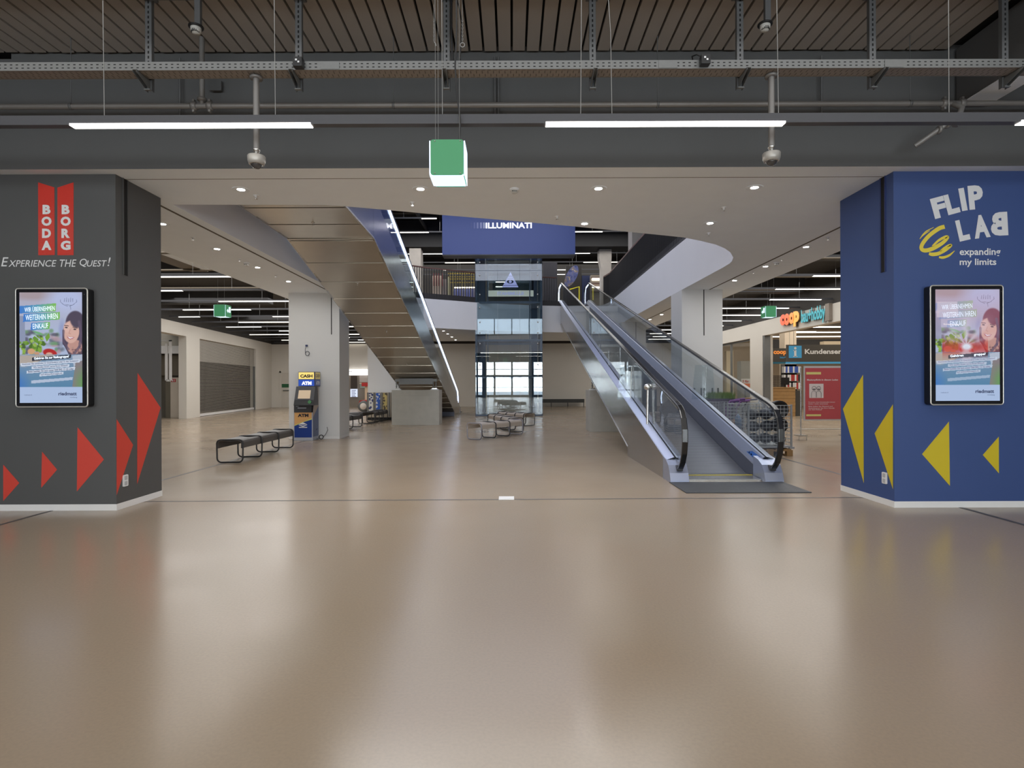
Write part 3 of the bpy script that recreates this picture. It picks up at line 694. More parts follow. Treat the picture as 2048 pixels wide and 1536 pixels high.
def sprinkler(px, py, label, z=ZS):
    c = on_z(px, py - 3, z); t = thing('sprinkler', label, 'sprinkler', (c[0], c[1], z - .05), 'sprinkler heads in the white soffit')
    mb = MB(); mb.lathe([(.04, 0), (.038, -.006), (.016, -.008), (.016, -.03), (.001, -.032)], (c[0], c[1], z), 0, 14); mb.build('rose', M_white, t)
    mb = MB(); mb.lathe([(.006, -.03), (.006, -.045), (.02, -.047), (.02, -.05), (.001, -.052)], (c[0], c[1], z), 0, 12); mb.build('deflector', M_chrome, t)
for px, py, lab in ((512, 394, 'below the first front downlight'), (825, 408, 'left of the hanging cube sign'), (1114, 436, 'above the blue banner'), (1447, 418, 'above the right end of the opening'), (1417, 469, 'at the rounded end of the opening'),
                    (386, 478, 'nearest of the left row'), (479, 521, 'beside the left smoke detector'), (551, 553, 'farthest of the left row'), (1624, 478, 'nearest of the right row'), (1563, 520, 'beside the right smoke detector'), (1507, 546, 'farthest of the right row')):
    if px == 1624: px = 1656
    sprinkler(px, py, 'small white sprinkler head in the soffit, ' + lab)
for px, py, lab in ((1029, 378, 'at the front, right of the cube sign'), (493, 526, 'in the left row of lights'), (1553, 525, 'in the right row of lights')):
    c = on_z(px, py, ZS); t = thing('smoke_detector', 'round white smoke detector on the soffit, ' + lab, 'detector', (c[0], c[1], ZS - .06), 'smoke detectors on the soffit')
    MB().lathe([(.065, 0), (.065, -.02), (.05, -.025)], (c[0], c[1], ZS), 0, 20).build('base', M_white, t)
    MB().lathe([(.05, -.025), (.045, -.05), (.03, -.058), (.001, -.06)], (c[0], c[1], ZS), 0, 20).build('sensor_head', mat('detector_white', (196, 194, 188), .5), t)
    mb = MB()
    for k in range(5): mb.box(c[0] - .03 + k * .013, c[0] - .024 + k * .013, c[1] - .049, c[1] - .044, ZS - .046, ZS - .03)
    mb.build('vent_slot', M_void, t)

# ------------------------------------------------------------------ rows of strip lights over the side halls and upstairs
def strip_row(py, segs, z, label, x0, x1, group, emit=M_lampf, wire_z=5.32):
    Y = on_z(segs[0][0], py, z)[1]
    t = thing('strip_light', label, 'light', ((x0 + x1) / 2, Y, z), group)
    MB().box(x0, x1, Y, Y + .06, z + .0, z + .06).build('housing', M_track, t)
    for a, b_ in segs:
        xa = on_y(a, py, Y)[0]; xb = on_y(b_, py, Y)[0]; xa = max(xa, x0); xb = min(xb, x1)
        MB().box(xa, xb, Y - .002, Y + .062, z - .006, z + .015).build('light_insert', emit, t)
    n = max(2, int((x1 - x0) / 2.4))
    for k in range(n): x = x0 + (k + .5) * (x1 - x0) / n; MB().tube([(x, Y + .03, z + .05), (x, Y + .03, wire_z)], .004, seg=4).build('suspension_wire', M_wire, t)
ords = ['first', 'second', 'third', 'fourth', 'fifth', 'sixth', 'seventh', 'eighth', 'ninth', 'tenth', 'eleventh', 'twelfth']
ZL = 4.3
L = [(554, [(240, 465)]), (582, [(240, 364)]), (603, [(437, 600)]), (620, [(365.6, 501)]), (634, [(357, 399), (545, 640)]), (644.8, [(477, 640)]), (654.3, [(452, 522), (600, 709)]), (662, [(558, 640)]), (669.5, [(499, 720)]), (675.5, [(600, 699)]), (680.5, [(563, 640), (716, 733)]), (685, [(600, 732)])]
for i, (py, sg) in enumerate(L):
    Y = on_z(sg[0][0], py, ZL)[1]
    strip_row(py, sg, ZL, 'slim white strip light over the left hall, %s row from the front' % ords[i], max(lwx(Y) + .2, -15.8), -6.65, 'strip lights over the left hall')
L = [(552, [(1627, 1760)]), (578.5, [(1552, 1720)]), (599.7, [(1540, 1643)]), (617.2, [(1380, 1578)]), (631, [(1400, 1522)]), (642.2, [(1400, 1483)]), (652, [(1380, 1447)]), (660, [(1321, 1380)]), (667.5, [(1300, 1380)]), (673.5, [(1306, 1380)]), (678.6, [(1297, 1370)]), (683, [(1297, 1330)])]
for i, (py, sg) in enumerate(L):
    strip_row(py, sg, ZL, 'slim white strip light over the right hall, %s row from the front' % ords[i], 6.36, 10.8, 'strip lights over the right hall')
ZQ = 8.8
L = [(437, [(843, 884)]), (465, [(782, 857), (1150, 1205)]), (487.6, [(867, 930)]), (508, [(815, 905), (1140, 1180)]), (525.6, [(890, 955), (1167, 1235)]), (540.5, [(887, 901), (1000, 1060), (1112, 1158)]), (549, [(1100, 1130)])]
for i, (py, sg) in enumerate(L):
    strip_row(py, sg, ZQ, 'slim white strip light under the upper black ceiling, %s row' % ords[i], -12, (10 if i else -3.3), 'strip lights over the upper floor', wire_z=10.1)
# service runs under the black ceilings
M_duct = mat('brown_duct', (96, 86, 72), .6, metal=.3, vary=.1)
M_duct2 = mat('dark_duct', (46, 45, 46), .7)
def duct(x0, x1, y0, y1, z0, z1, lab, m): MB().box(x0, x1, y0, y1, z0, z1).build('ventilation_duct', m, None, lab, 'duct')
duct(-9.2, -8.7, 10, 16.5, 4.75, 5.33, 'olive brown cable duct running lengthwise over the left hall', M_duct)
duct(-13.0, -9.25, 13.1, 13.4, 4.98, 5.33, 'brown crosswise service duct over the left hall, nearest', M_duct)
duct(-13.3, -7.4, 17.4, 17.9, 4.85, 5.33, 'dark crosswise air duct over the left hall, behind the brown one', M_duct2)
duct(-13.9, -9.5, 22.4, 22.9, 4.7, 5.33, 'dark crosswise air duct over the left hall, in the middle of its length', M_duct2)
duct(-14.4, -7.8, 28.7, 29.3, 4.75, 5.33, 'dark crosswise air duct over the left hall, near the far end', M_duct2)
duct(7.2, 10.6, 15.2, 15.6, 4.8, 5.33, 'dark crosswise air duct over the right hall, nearest', M_duct2)
duct(7.2, 10.6, 20.8, 21.3, 4.8, 5.33, 'dark crosswise air duct over the right hall, farther back', M_duct2)
for i, (y, w) in enumerate(((12.2, -13), (14.0, -13.4), (16.1, -13.4), (19.1, -13.6), (24.4, -14))):
    MB().tube([(w + .8, y, 4.72), (w + .3, y, 4.72), (-6.62, y, 4.72)][1:], .03, seg=8).build('service_pipe', M_duct, None, 'thin brown pipe crossing above the left hall strip lights, %s from the front' % ords[i], 'pipe', group='pipes over the left hall')
for i, y in enumerate((12.9, 15.0, 17.6, 20.0)):
    MB().tube([(6.33, y, 4.75), (10.84, y, 4.75)], .03, seg=8).build('service_pipe', M_duct, None, 'thin brown pipe crossing above the right hall strip lights, %s from the front' % ords[i], 'pipe', group='pipes over the right hall')
# exit cubes in the halls
a = on_y(427, 633, 13.9); exit_cube(a[0], 13.9, a[2], .29, 'green exit cube with running figure hanging over the left hall', wires=5.33)
a = on_y(1531, 634, 15.0); exit_cube(a[0], 15.0, a[2], .29, 'green exit cube with running figure hanging over the right hall', wires=5.33, mirror_side=-1)

# ------------------------------------------------------------------ travelators
SL = .2655
def zbelt(y):
    if y <= .45: return .03
    if y >= 21.1: return ZU
    f = .03 + SL * (y - .7)
    if y < .95: t = (y - .45) / .5; return .03 + (f - .03 if y > .7 else 0) * .5 + .5 * SL * .5 * t * t * .5
    top = ZU; return min(f, top)
def travelator(cx, Y0, flip, label, y_end, led, n_label):
    root = thing('travelator', label, 'travelator', (0, 0, 0))
    def B(mb, name, m, parent=root, **k): return mb.build(name, m, parent, **k)
    YE = y_end
    ys_all = [.0, .03, .12, .25, .7, 2, 4, 8, 12, 16, 20.3, 20.7, 21.0, 21.4, YE]
    def ztop(y):
        if y < .03: return .02
        if y < .12: return .12 + (y - .03) / .09 * .13
        if y < .25: return .25 + (y - .12) / .13 * .05
        return min(.30 + SL * (y - .25), ZU + .42)
    def zbot(y):
        if y < 3.2: return 0.0
        return min(.03 + SL * (y - .7) - .515, 4.40 + max(0, y - 19.1) * .02)
    hw = .855
    # side cladding panels
    cuts = [0, 3.2, 5.9, 8.6, 11.3, 14.0, 16.7, 19.1, 21.2, YE]
    for sg in (-1, 1):
        for k in range(len(cuts) - 1):
            a, b_ = cuts[k] + (.004 if k else 0), cuts[k + 1] - .004
            yy = sorted(set([a, b_] + [y for y in (.0, .03, .12, .25, 3.2, 19.1, 20.72, 21.0) if a < y < b_]))
            mb = MB(); x0, x1 = sg * hw, sg * (hw - .03); vs = []
            for y in yy: vs += [(x0, y, zbot(y) if y > a + 1e-6 or k != 1 else zbot(3.21)), (x0, y, ztop(y)), (x1, y, zbot(y) if y > a + 1e-6 or k != 1 else zbot(3.21)), (x1, y, ztop(y))]
            fs = [(0, 1, 3, 2), (len(vs) - 4, len(vs) - 2, len(vs) - 1, len(vs) - 3)]
            for i in range(len(yy) - 1):
                o = i * 4; fs += [(o, o + 4, o + 5, o + 1), (o + 2, o + 3, o + 7, o + 6), (o + 1, o + 5, o + 7, o + 3), (o, o + 2, o + 6, o + 4)]
            mb.add(vs, fs); B(mb, 'side_panel', M_steels)
    # underside panels
    y = 3.2; mb = MB(); mb.box(-hw + .01, hw - .01, 3.19, 3.2, 0, zbot(3.21) + .3); B(mb, 'end_panel', M_skirt)
    while y < YE - .1:
        y2 = min(y + .93, YE)
        if y < 19.1 < y2: y2 = 19.1
        a, b_ = y + .011, y2 - .011; tl = .0035; za, zb_ = zbot(max(a, 3.21)) + tl, zbot(b_) - tl
        mb = MB(); w = hw - .0; mb.add([(-w, a, za), (w, a, za), (w, b_, zb_), (-w, b_, zb_), (-w, a, za + .02), (w, a, za + .02), (w, b_, zb_ + .02), (-w, b_, zb_ + .02)],
                                    [(3, 2, 1, 0), (4, 5, 6, 7), (0, 1, 5, 4), (1, 2, 6, 5), (2, 3, 7, 6), (3, 0, 4, 7)])
        B(mb, 'underside_panel', M_steel); y = y2
    mb = MB(); ysb = [3.25, 19.1, YE - .02]; vs = []
    for yy in ysb: vs += [(-hw + .05, yy, zbot(yy) + .07), (hw - .05, yy, zbot(yy) + .07)]
    mb.add(vs, [(0, 1, 3, 2), (2, 3, 5, 4)]); B(mb, 'seam_shade_sheet', M_void)  # black sheet added above the panels so the seams read as dark gaps
    # lower flange strips along the edges
    for sg in (-1, 1):
        mb = MB(); mb.ribbon([(sg * (hw + .004), y, zbot(max(y, 3.21)) + .01) for y in (3.21, 19.1, YE)], .012, .03); B(mb, 'edge_strip', M_chrome)
    # deck, skirt, belt per side
    path = [.25, .7, 3, 6, 9, 12, 15, 18, 20.72, YE]
    for sg in (-1, 1):
        def sweep(prof, name, m, ys=path):
            mb = MB(); n = len(prof); vs = []
            for y in ys:
                for x, h in prof: vs.append((sg * x, y, h + ztop(y) - .42))
            fs = [(i * n + k, i * n + k + 1, (i + 1) * n + k + 1, (i + 1) * n + k) for i in range(len(ys) - 1) for k in range(n - 1)]
            mb.add(vs, fs); return B(mb, name, m)
        sweep([(.855, .42), (.845, .432), (.735, .47), (.72, .47)], 'outer_deck', M_deck)
        sweep([(.72, .462), (.69, .462)], 'glass_channel', M_void)
        sweep([(.69, .47), (.665, .46), (.60, .29)], 'inner_deck', M_deck)
        sweep([(.60, .29), (.585, .28), (.578, -.03)], 'skirt', M_skirt)
        # nose block at the foot
        for yy, nm in ((0, 'nose_cap'),):
            mb = MB(); pts = [(0.0, 0), (.0, .03), (.03, .12), (.12, .25), (.25, .30), (.25, .46), (.18, .40), (.25, 0)]
            pr_ = [(-.02, 0), (-.02, .03), (.02, .14), (.10, .25), (.24, .315), (.42, .35), (.42, 0)]
            mb.prism(pr_, lambda a, b_, t: (sg * (.575 + .282 * t), a, b_)); B(mb, nm, M_deck)
        # glass panes
        def zr(y):
            if y < .05: return 1.17
            return min(1.17 + SL * (y - .05), ZU + 1.33)
        g = [0.02, 1.6, 3.2, 4.8, 6.4, 8.0, 9.6, 11.2, 12.8, 14.4, 16.0, 17.6, 19.2, 20.75, 22.3]
        for k in range(len(g) - 1):
            a, b_ = g[k] + .006, g[k + 1] - .006; mb = MB(); x0, x1 = sg * .70, sg * .71
            if k == 0:
                pts = [(a + .06, .3), (-.10, .42), (-.17, .62), (-.14, .85), (-.03, 1.05), (.08, zr(.1) - .06), (b_, zr(b_) - .05), (b_, ztop(b_) + .0)]
            elif k == len(g) - 2: pts = [(a, ztop(a)), (a, zr(a) - .05), (b_ - .2, zr(b_) - .06), (b_, zr(b_) - .45), (b_, ztop(b_))]
            else: pts = [(a, ztop(a)), (a, zr(a) - .05), (b_, zr(b_) - .05), (b_, ztop(b_))]
            mb.prism(pts, lambda p, q, t: (x0 + (x1 - x0) * t, p, q)); B(mb, 'glass_pane', G_bal)
        # handrail
        hp = [(.12, .20), (-.02, .22), (-.13, .32), (-.21, .46), (-.25, .64), (-.245, .82), (-.19, .98), (-.10, 1.09), (.02, 1.155), (.2, 1.21)]
        hp += [(y, zr(y)) for y in (1, 5, 10, 15, 20.3)] + [(20.6, zr(20.6) - .0), (20.9, zr(21) - .0), (22.0, zr(22)), (22.3, zr(22) - .05), (22.48, zr(22) - .2), (22.55, zr(22) - .45), (22.5, zr(22) - .7), (22.3, zr(22) - .86), (22.1, zr(22) - .9)]
        mb = MB(); mb.ribbon([(sg * .705, y, z) for y, z in hp], .085, .038); B(mb, 'handrail', M_rubber, bevel=.012)
        mb = MB(); mb.ribbon([(sg * .705, y, z - .028) for y, z in [(.1, 1.15)] + [(y, zr(y)) for y in (1, 5, 10, 15, 20.6, 21.0, 22.0)]], .035, .02); B(mb, 'rail_guide', M_chrome)
        if led:
            for xx in (sg * .728,):
                mb = MB(); mb.ribbon([(xx, y, z) for y, z in [(-.05, .45), (-.14, .66), (-.12, .84), (0.0, 1.02), (.12, 1.12)] + [(y, zr(y) - .055) for y in (1, 5, 10, 15, 20.6, 21.0, 22.0)] + [(22.25, zr(22) - .25), (22.3, zr(22) - .6)]], .014, .02 if led > 1 else .012)
                B(mb, 'led_strip', M_led)
        else:
            mb = MB(); mb.ribbon([(sg * .716, y, z) for y, z in [(21.0, zr(21) - .055), (22.0, zr(22) - .06), (22.25, zr(22) - .3), (22.3, zr(22) - 1.0)]], .02, .03); B(mb, 'led_strip', M_led)
        mb = MB(); mb.box(sg * .66, sg * .75, .0, .16, .17, .25); B(mb, 'handrail_inlet', M_black2, bevel=.01)
    # belt: ribbed pallets
    ys = [.42] + [.7 + i * .4 for i in range(52) if .7 + i * .4 < 20.66] + [20.66]
    for k in range(len(ys) - 1):
        a, b_ = ys[k] + .002, ys[k + 1] - .002; za, zb_ = zbelt(a) if a > .7 else .03, max(.03, .03 + SL * (b_ - .7))
        za = max(.03, .03 + SL * (a - .7))
        mb = MB(); mb.add([(-.575, a, za), (.575, a, za), (.575, b_, zb_), (-.575, b_, zb_), (-.575, a, za - .02), (.575, a, za - .02), (.575, b_, zb_ - .02), (-.575, b_, zb_ - .02)],
                          [(0, 1, 2, 3), (7, 6, 5, 4), (0, 4, 5, 1), (1, 5, 6, 2), (2, 6, 7, 3), (3, 7, 4, 0)]); B(mb, 'pallet', M_belt)
    MB_ = MB(); MB_.box(-.575, .575, 20.66, YE, ZU - .03, ZU); B(MB_, 'upper_landing_plate', M_chrome)
    mb = MB(); mb.add([(-.56, .16, .032), (.56, .16, .032), (.56, .44, .045), (-.56, .44, .045)], [(0, 1, 2, 3)]); mb.box(-.57, .57, .1, .16, .0, .032); B(mb, 'comb_plate', M_chrome)
    mb = MB(); mb.box(-.56, .56, .40, .44, .046, .049); B(mb, 'comb_line', mat('safety_yellow', (226, 206, 70), .5))
    mb = MB(); mb.box(-hw - .02, hw - .02, -.86, -.01, .001, .012); B(mb, 'floor_plate', mat('ribbed_floor_plate', (66, 68, 72), .55, metal=.3, bump=.3, scale=40))
    return root
# ribbed belt material
M_belt = mat('ribbed_belt', (118, 120, 126), .4, metal=.6)
nt = M_belt.node_tree; b = nt.nodes['Principled BSDF']
tc = nt.nodes.new('ShaderNodeTexCoord'); wv = nt.nodes.new('ShaderNodeTexWave'); wv.bands_direction = 'Y'; wv.inputs['Scale'].default_value = 5.5; wv.wave_profile = 'SIN'
wv2 = nt.nodes.new('ShaderNodeTexWave'); wv2.bands_direction = 'X'; wv2.inputs['Scale'].default_value = 14
nt.links.new(tc.outputs['Object'], wv.inputs[0]); nt.links.new(tc.outputs['Object'], wv2.inputs[0])
mx = nt.nodes.new('ShaderNodeMix'); mx.data_type = 'RGBA'; mx.inputs[6].default_value = lin((78, 80, 88)); mx.inputs[7].default_value = lin((150, 152, 158))
mm = nt.nodes.new('ShaderNodeMath'); mm.operation = 'MULTIPLY'; nt.links.new(wv.outputs['Fac'], mm.inputs[0])
ad = nt.nodes.new('ShaderNodeMapRange'); ad.inputs[3].default_value = .6; nt.links.new(wv2.outputs['Fac'], ad.inputs[0]); nt.links.new(ad.outputs[0], mm.inputs[1])
nt.links.new(mm.outputs[0], mx.inputs[0]); nt.links.new(mx.outputs[2], b.inputs['Base Color'])
TR = travelator(0, 0, False, 'steel and glass travelator rising away from the entrance, its foot by the blue pillar', 23.2, 0, 'right')
TR.location = (3.245, 8.7, 0)
TL = travelator(0, 0, True, 'steel travelator coming down from overhead at the left, seen from below', 23.0, 2, 'left')
TL.location = (-3.59, 30.5, 0); TL.rotation_euler = (0, 0, PI)
# stickers by the foot of the right travelator (on its inner deck)
def on_inner(px, py):   # inner deck plane of the right side, x measured from the centre line
    r = ray(px, py); best = None
    # plane through points: (cx+.60, y, ztop-.13) and (cx+.69, y, ztop+.05)
    a = Vector((3.245 + .60, 8.7 + 1, .30 + SL * .75 - .13)); b_ = Vector((3.245 + .665, 8.7 + 1, .30 + SL * .75 + .04)); d = Vector((0, 1, SL))
    n = (b_ - a).cross(d).normalized(); o = Vector((0, 0, 1.5)); rr = Vector(r); t = (a - o).dot(n) / rr.dot(n)
    return o + rr * t - n * .003 * (1 if rr.dot(n) > 0 else -1)
mb = MB(); P = [on_inner(*p) for p in ((1493, 903), (1505, 902), (1521, 914), (1509, 918))]; mb.add(P, [(0, 1, 2, 3)], 0)
for px, py in ((1499, 905), (1503, 909), (1509, 913)):
    c = on_inner(px, py); mb.lathe([(.001, 0), (.02, .0)], (c.x - .004, c.y, c.z), 1, 10, 'x')
MB2 = mb
mb.build('sticker', [mat('sticker_blue', (40, 90, 170), .4), M_white], None, 'blue pictogram sticker inside the balustrade at the foot of the right travelator', 'sticker')
c = on_inner(1511, 917.5); mb = MB(); mb.lathe([(.001, -.002), (.042, .0)], (c.x, c.y, c.z), 0, 18, 'x'); mb.lathe([(.001, -.005), (.03, -.003)], (c.x, c.y, c.z), 1, 18, 'x')
mb.build('sticker', [mat('sticker_red', (190, 60, 60), .4), M_white], None, 'round red and white prohibition sticker inside the balustrade of the right travelator', 'sticker')

# bearing blocks
def block(x0, x1, y0, y1, h, lab):
    mb = MB(); mb.box(x0, x1, y0, y1, 0, h - .22); mb.box(x0, x1, y0, y1, h - .215, h); mb.box(x0 + .004, x1 - .004, y0 + .004, y1 - .004, h - .22, h - .215)
    mb.build('concrete_block', M_conc, None, lab, 'block', bevel=.008)
block(-4.44, -2.69, 21.2, 22.1, 1.29, 'raw concrete bearing block under the left travelator')
block(2.42, 4.09, 17.9, 18.9, 1.3, 'raw concrete bearing block behind the right travelator')
def bearing(x, y, z0, z1, lab):
    t = thing('bearing', lab, 'bearing', (x, y, z0))
    MB().box(x - .14, x + .14, y - .12, y + .12, z0, z0 + .03).build('base_plate', M_white, t)
    MB().box(x - .09, x + .09, y - .08, y + .08, z0 + .03, z0 + .07).build('rubber_pad', M_chrome, t)
    mb = MB()
    for dx in (-.05, .05): mb.tube([(x + dx, y, z0 + .07), (x + dx, y, z1)], .018, seg=8); mb.lathe([(.03, 0), (.03, .03)], (x + dx, y, z0 + .12), 0, 6); mb.lathe([(.03, 0), (.03, .03)], (x + dx, y, z0 + .22), 0, 6)
    mb.build('levelling_bolt', M_galv, t)
    MB().box(x - .09, x + .09, y - .06, y + .06, z1 - .1, z1).build('head_plate', M_galv, t)
for sx, w in ((-4.25, 'left'), (-2.88, 'right')): bearing(sx, 21.4, 1.29, 1.70, 'steel bearing with bolts on the left concrete block, at its %s end' % w)
bearing(2.58, 18.1, 1.3, 1.72, 'steel bearing with bolts on the concrete block behind the right travelator')
MB().box(-4.2, -2.95, 21.38, 21.5, 1.5, 1.72).build('cross_beam', M_galv, None, 'grey steel cross beam between the bearings under the left travelator', 'beam')
# sprinklers on the travelator underside
for px, py, i in ((626, 445, 0), (715, 565, 1), (773, 662, 2), (814, 727, 3)):
    # underside of TL: world y -> local
    r = ray(px, py); best = None
    for k in range(400):
        Y = 8 + k * .04; loc = 30.5 - Y; zb_ = min(.03 + SL * (loc - .7) - .515, 4.40 + max(0, loc - 19.1) * .02); z = 1.5 + r[2] * Y
        if best is None or abs(z - zb_) < best[0]: best = (abs(z - zb_), Y, zb_)
    _, Y, zb_ = best; x = r[0] * Y
    mb = MB(); mb.lathe([(.035, 0), (.033, -.006), (.012, -.01), (.012, -.05), (.022, -.055), (.001, -.06)], (x, Y, zb_ + .004), 0, 12)
    mb.build('sprinkler', M_chrome, None, 'chrome sprinkler head on the travelator underside, %s from the top' % ords[i], 'sprinkler', group='sprinkler heads under the travelator')

# ------------------------------------------------------------------ guards on the right travelator
def post_on_deck():
    x, y = 2.48, 10.55; z = .30 + SL * (y - 8.95) + .02
    t = thing('ball_post', 'brushed steel post with a ball top on the outer deck of the right travelator', 'post', (x, y, z))
    zb_ = on_y(1298, 774, y)[2]
    MB().tube([(x, y, z - .03), (x + .012, y, zb_ - .05)], .022, seg=14).build('post', M_chrome, t)
    mb = MB(); mb.lathe([(.001, -.062)] + [(.078 * math.cos(a), .062 * math.sin(a)) for a in [k * PI / 12 - PI / 2 for k in range(1, 12)]] + [(.001, .062)], (x + .015, y, zb_), 0, 20); mb.build('ball', M_chrome, t)
post_on_deck()
for cx, lab in ((2.46, 'left'), (4.03, 'right')):
    y = 12.1; z = .30 + SL * (y - 8.95) + .03; x0 = cx
    mb = MB(); mb.prism([(x0 - .25, z), (x0 + .25, z), (x0 + .19, z + .72), (x0 - .17, z + .72)], lambda a, b_, t: (a, y + .012 * t, b_))
    t = mb.build('guard_plate', G_bal, None, 'clear acrylic slide guard standing on the %s outer deck of the right travelator' % lab, 'guard')
    mb = MB(); mb.tube([(x0 + .03, y - .01, z), (x0 + .06, y - .01, z + .7)], .006, seg=6); mb.build('stay', M_chrome, t)

# ------------------------------------------------------------------ white pillars
P1 = struct('wall_pillar_white', MB().box(-6.17, -4.77, 15.9, 16.85, .07, ZS), M_pillarw); 
P2 = struct('wall_pillar_white', MB().box(4.6, 5.70, 15.55, 16.6, .07, ZS), M_pillarw)
P3 = struct('wall_pillar_white', MB().box(-6.17, -4.77, 24.6, 25.5, .07, ZS), M_pillarw)
P4 = struct('wall_pillar_white', MB().box(4.5, 5.50, 23.6, 24.6, .07, ZS), M_pillarw)
for k, (p, x0, x1, y0, y1) in enumerate(((P1, -6.17, -4.77, 15.9, 16.85), (P2, 4.6, 5.70, 15.55, 16.6), (P3, -6.17, -4.77, 24.6, 25.5), (P4, 4.5, 5.50, 23.6, 24.6))):
    struct('skirting', MB().box(x0 + .004, x1 - .004, y0 + .004, y1 - .004, 0, .07), M_base, p)
for p, px, yb, Y in ((P1, 663, 669, 15.9), (P2, 1408, 671, 15.55), (P4, 1272, 715, 23.6)):
    c = on_y(px, yb, Y); MB().box(c[0] - .012, c[0] + .012, Y - .004, Y + .003, c[2], ZS).build('expansion_slot', M_void, p)

# ------------------------------------------------------------------ gallery railing
rt = thing('gallery_railing', 'dark vertical-bar railing with wooden handrail round the upper gallery', 'railing', (1, 28, ZU))
bar = meshof(MB().box(-.009, .009, -.02, .02, 0, 1.28), 'baluster', M_rail)
def rail_run(pts, last=False):
    P = [Vector((x, y, 0)) for x, y in pts]
    d = [0]
    for i in range(1, len(P)): d.append(d[-1] + (P[i] - P[i - 1]).length)
    n = int(d[-1] / .118)
    def at(s):
        for i in range(1, len(P)):
            if s <= d[i] + 1e-9: t = (s - d[i - 1]) / (d[i] - d[i - 1]); q = P[i - 1].lerp(P[i], t); e = P[i] - P[i - 1]; return q, math.atan2(e.y, e.x)
        return P[-1], 0
    for k in range(n + 1):
        q, a = at(d[-1] * k / n); piece('baluster', bar, rt, (q.x, q.y, ZU + .1), (0, 0, a))
    MB().ribbon([(p.x, p.y, ZU + 1.39) for p in P], .06, .04, side=(0, 0, 1)).build('wooden_handrail', M_wood, rt)
    MB().ribbon([(p.x, p.y, ZU + .125) for p in P], .25, .02, side=(0, 0, 1)).build('kick_plate', M_rail, rt)
far_l = [h for h in H if h[1] > 24.8 and h[0] < -1.7][::-1]
rail_run([(x, y + .04) for x, y in far_l])
rail_run([(1.5, 28.15), (2.2, 28.28)])
rail_run([(4.64, 13.2), (4.64, 27.2), (4.5, 28.1)])

# ------------------------------------------------------------------ glass lift and blue banner
XA, XB, YV, YW = -1.70, 1.42, 27.0, 29.4
lt = thing('glass_lift', 'tall glass lift shaft with dark steel frame in the middle of the hall', 'lift', ((XA + XB) / 2, YV, 0))
for x in (XA + .03, XB - .03):
    for y in (YV + .06, YW - .06): MB().box(x - .05, x + .05, y - .05, y + .05, 0, 8.7).build('corner_post', M_frame, lt)
for x in (XA + .32, XB - .32):
    MB().box(x - .17, x + .12, YV + .5, YV + .8, .1, 8.7).build('guide_rail', mat('lift_dark', (40, 48, 66), .4, metal=.3), lt)
    MB().box(x + (.24 if x < 0 else -.24) - .025, x + (.24 if x < 0 else -.24) + .025, YV + .3, YV + .36, .1, 8.7).build('guide_rail', M_frame, lt)
for z in (1.82, 3.55, 5.34, 6.83, 8.6):
    for y in (YV + .06, YW - .06): MB().box(XA, XB, y - .03, y + .03, z - .05, z + .05).build('cross_beam', M_frame, lt)
    for x in (XA + .03, XB - .03): MB().box(x - .03, x + .03, YV, YW, z - .05, z + .05).build('cross_beam', M_frame, lt)
MB().box(XA - .02, XB + .02, YV - .02, YW, 0, .07).build('base_frame', M_frame, lt)
zc = [.07, 1.8, 3.53, 5.32, 6.82, 8.6]
for k in range(5):
    n = 3
    for j in range(n):
        a = XA + (XB - XA) * j / n + .005; b_ = XA + (XB - XA) * (j + 1) / n - .005
        MB().box(a, b_, YV - .015, YV - .003, zc[k] + .01, zc[k + 1] - .005).build('glass_pane', G_lift, lt)
    for x in (XA - .01, XB): MB().box(x, x + .01, YV, YW, zc[k] + .01, zc[k + 1] - .005).build('glass_pane', G_lift, lt)
for z in (1.9, 3.4, 3.9, 5.1, 5.7, 6.6, 7.2, 2.4, 4.4):
    mb = MB()
    for x in (XA + .2, XB - .2): mb.lathe([(.001, -.012), (.035, -.01), (.035, 0)], (x, YV - .014, z), 0, 10, 'y')
    mb.build('glass_fixing', M_chrome, lt)
# cab
cb = thing('lift_cab', 'lift cab with glass back and pale sill stopped at the upper floor', 'lift cab', ((XA + XB) / 2, YV + .5, ZU - .1))
x0, x1 = on_y(975, 590, YV + .5)[0], on_y(1067, 590, YV + .5)[0]
zt_, zs0, zs1 = on_y(1020, 527, YV + .5)[2], on_y(1020, 593, YV + .5)[2], on_y(1020, 581, YV + .5)[2]
M_sill = mat('cab_sill', (190, 188, 172), .5, emit=.55)
MB().box(x0, x1, YV + .48, YV + .52, zs0, zs1).build('sill', M_sill, cb)
MB().box(x0, x1, YV + .5, YV + 2.0, zs0, zs0 + .06).build('floor', M_frame, cb)
for x in (x0, x1 - .06): MB().box(x, x + .06, YV + .5, YV + .56, zs1, zt_).build('frame_post', M_chrome, cb)
MB().box(x0, x1, YV + .5, YV + .56, zt_ - .08, zt_).build('top_frame', M_chrome, cb)
MB().box(x0, x1, YV + .5, YV + 2.0, zt_ - .02, zt_ + .02).build('roof', M_frame, cb)
for k in range(4):
    a = x0 + .08 + k * (x1 - x0 - .16) / 4; MB().box(a, a + (x1 - x0 - .16) / 4 - .01, YV + .51, YV + .52, zs1, zt_ - .08).build('glass_pane', G_bal, cb)
mb = MB(); mb.box(x0 + .2, x1 - .15, YV + 1.95, YV + 1.98, zs1, zt_); mb.build('back_wall', mat('cab_back', (64, 72, 68), .3, metal=.3), cb)
for k, (zz, w) in enumerate(((6.62, .7), (6.38, .9), (6.0, 1.0), (5.75, .5))): MB().box(x0 + .35, x0 + .35 + w * 1.1, YV + 1.93, YV + 1.95, zz, zz + .03).build('cab_light', M_lampf, cb)
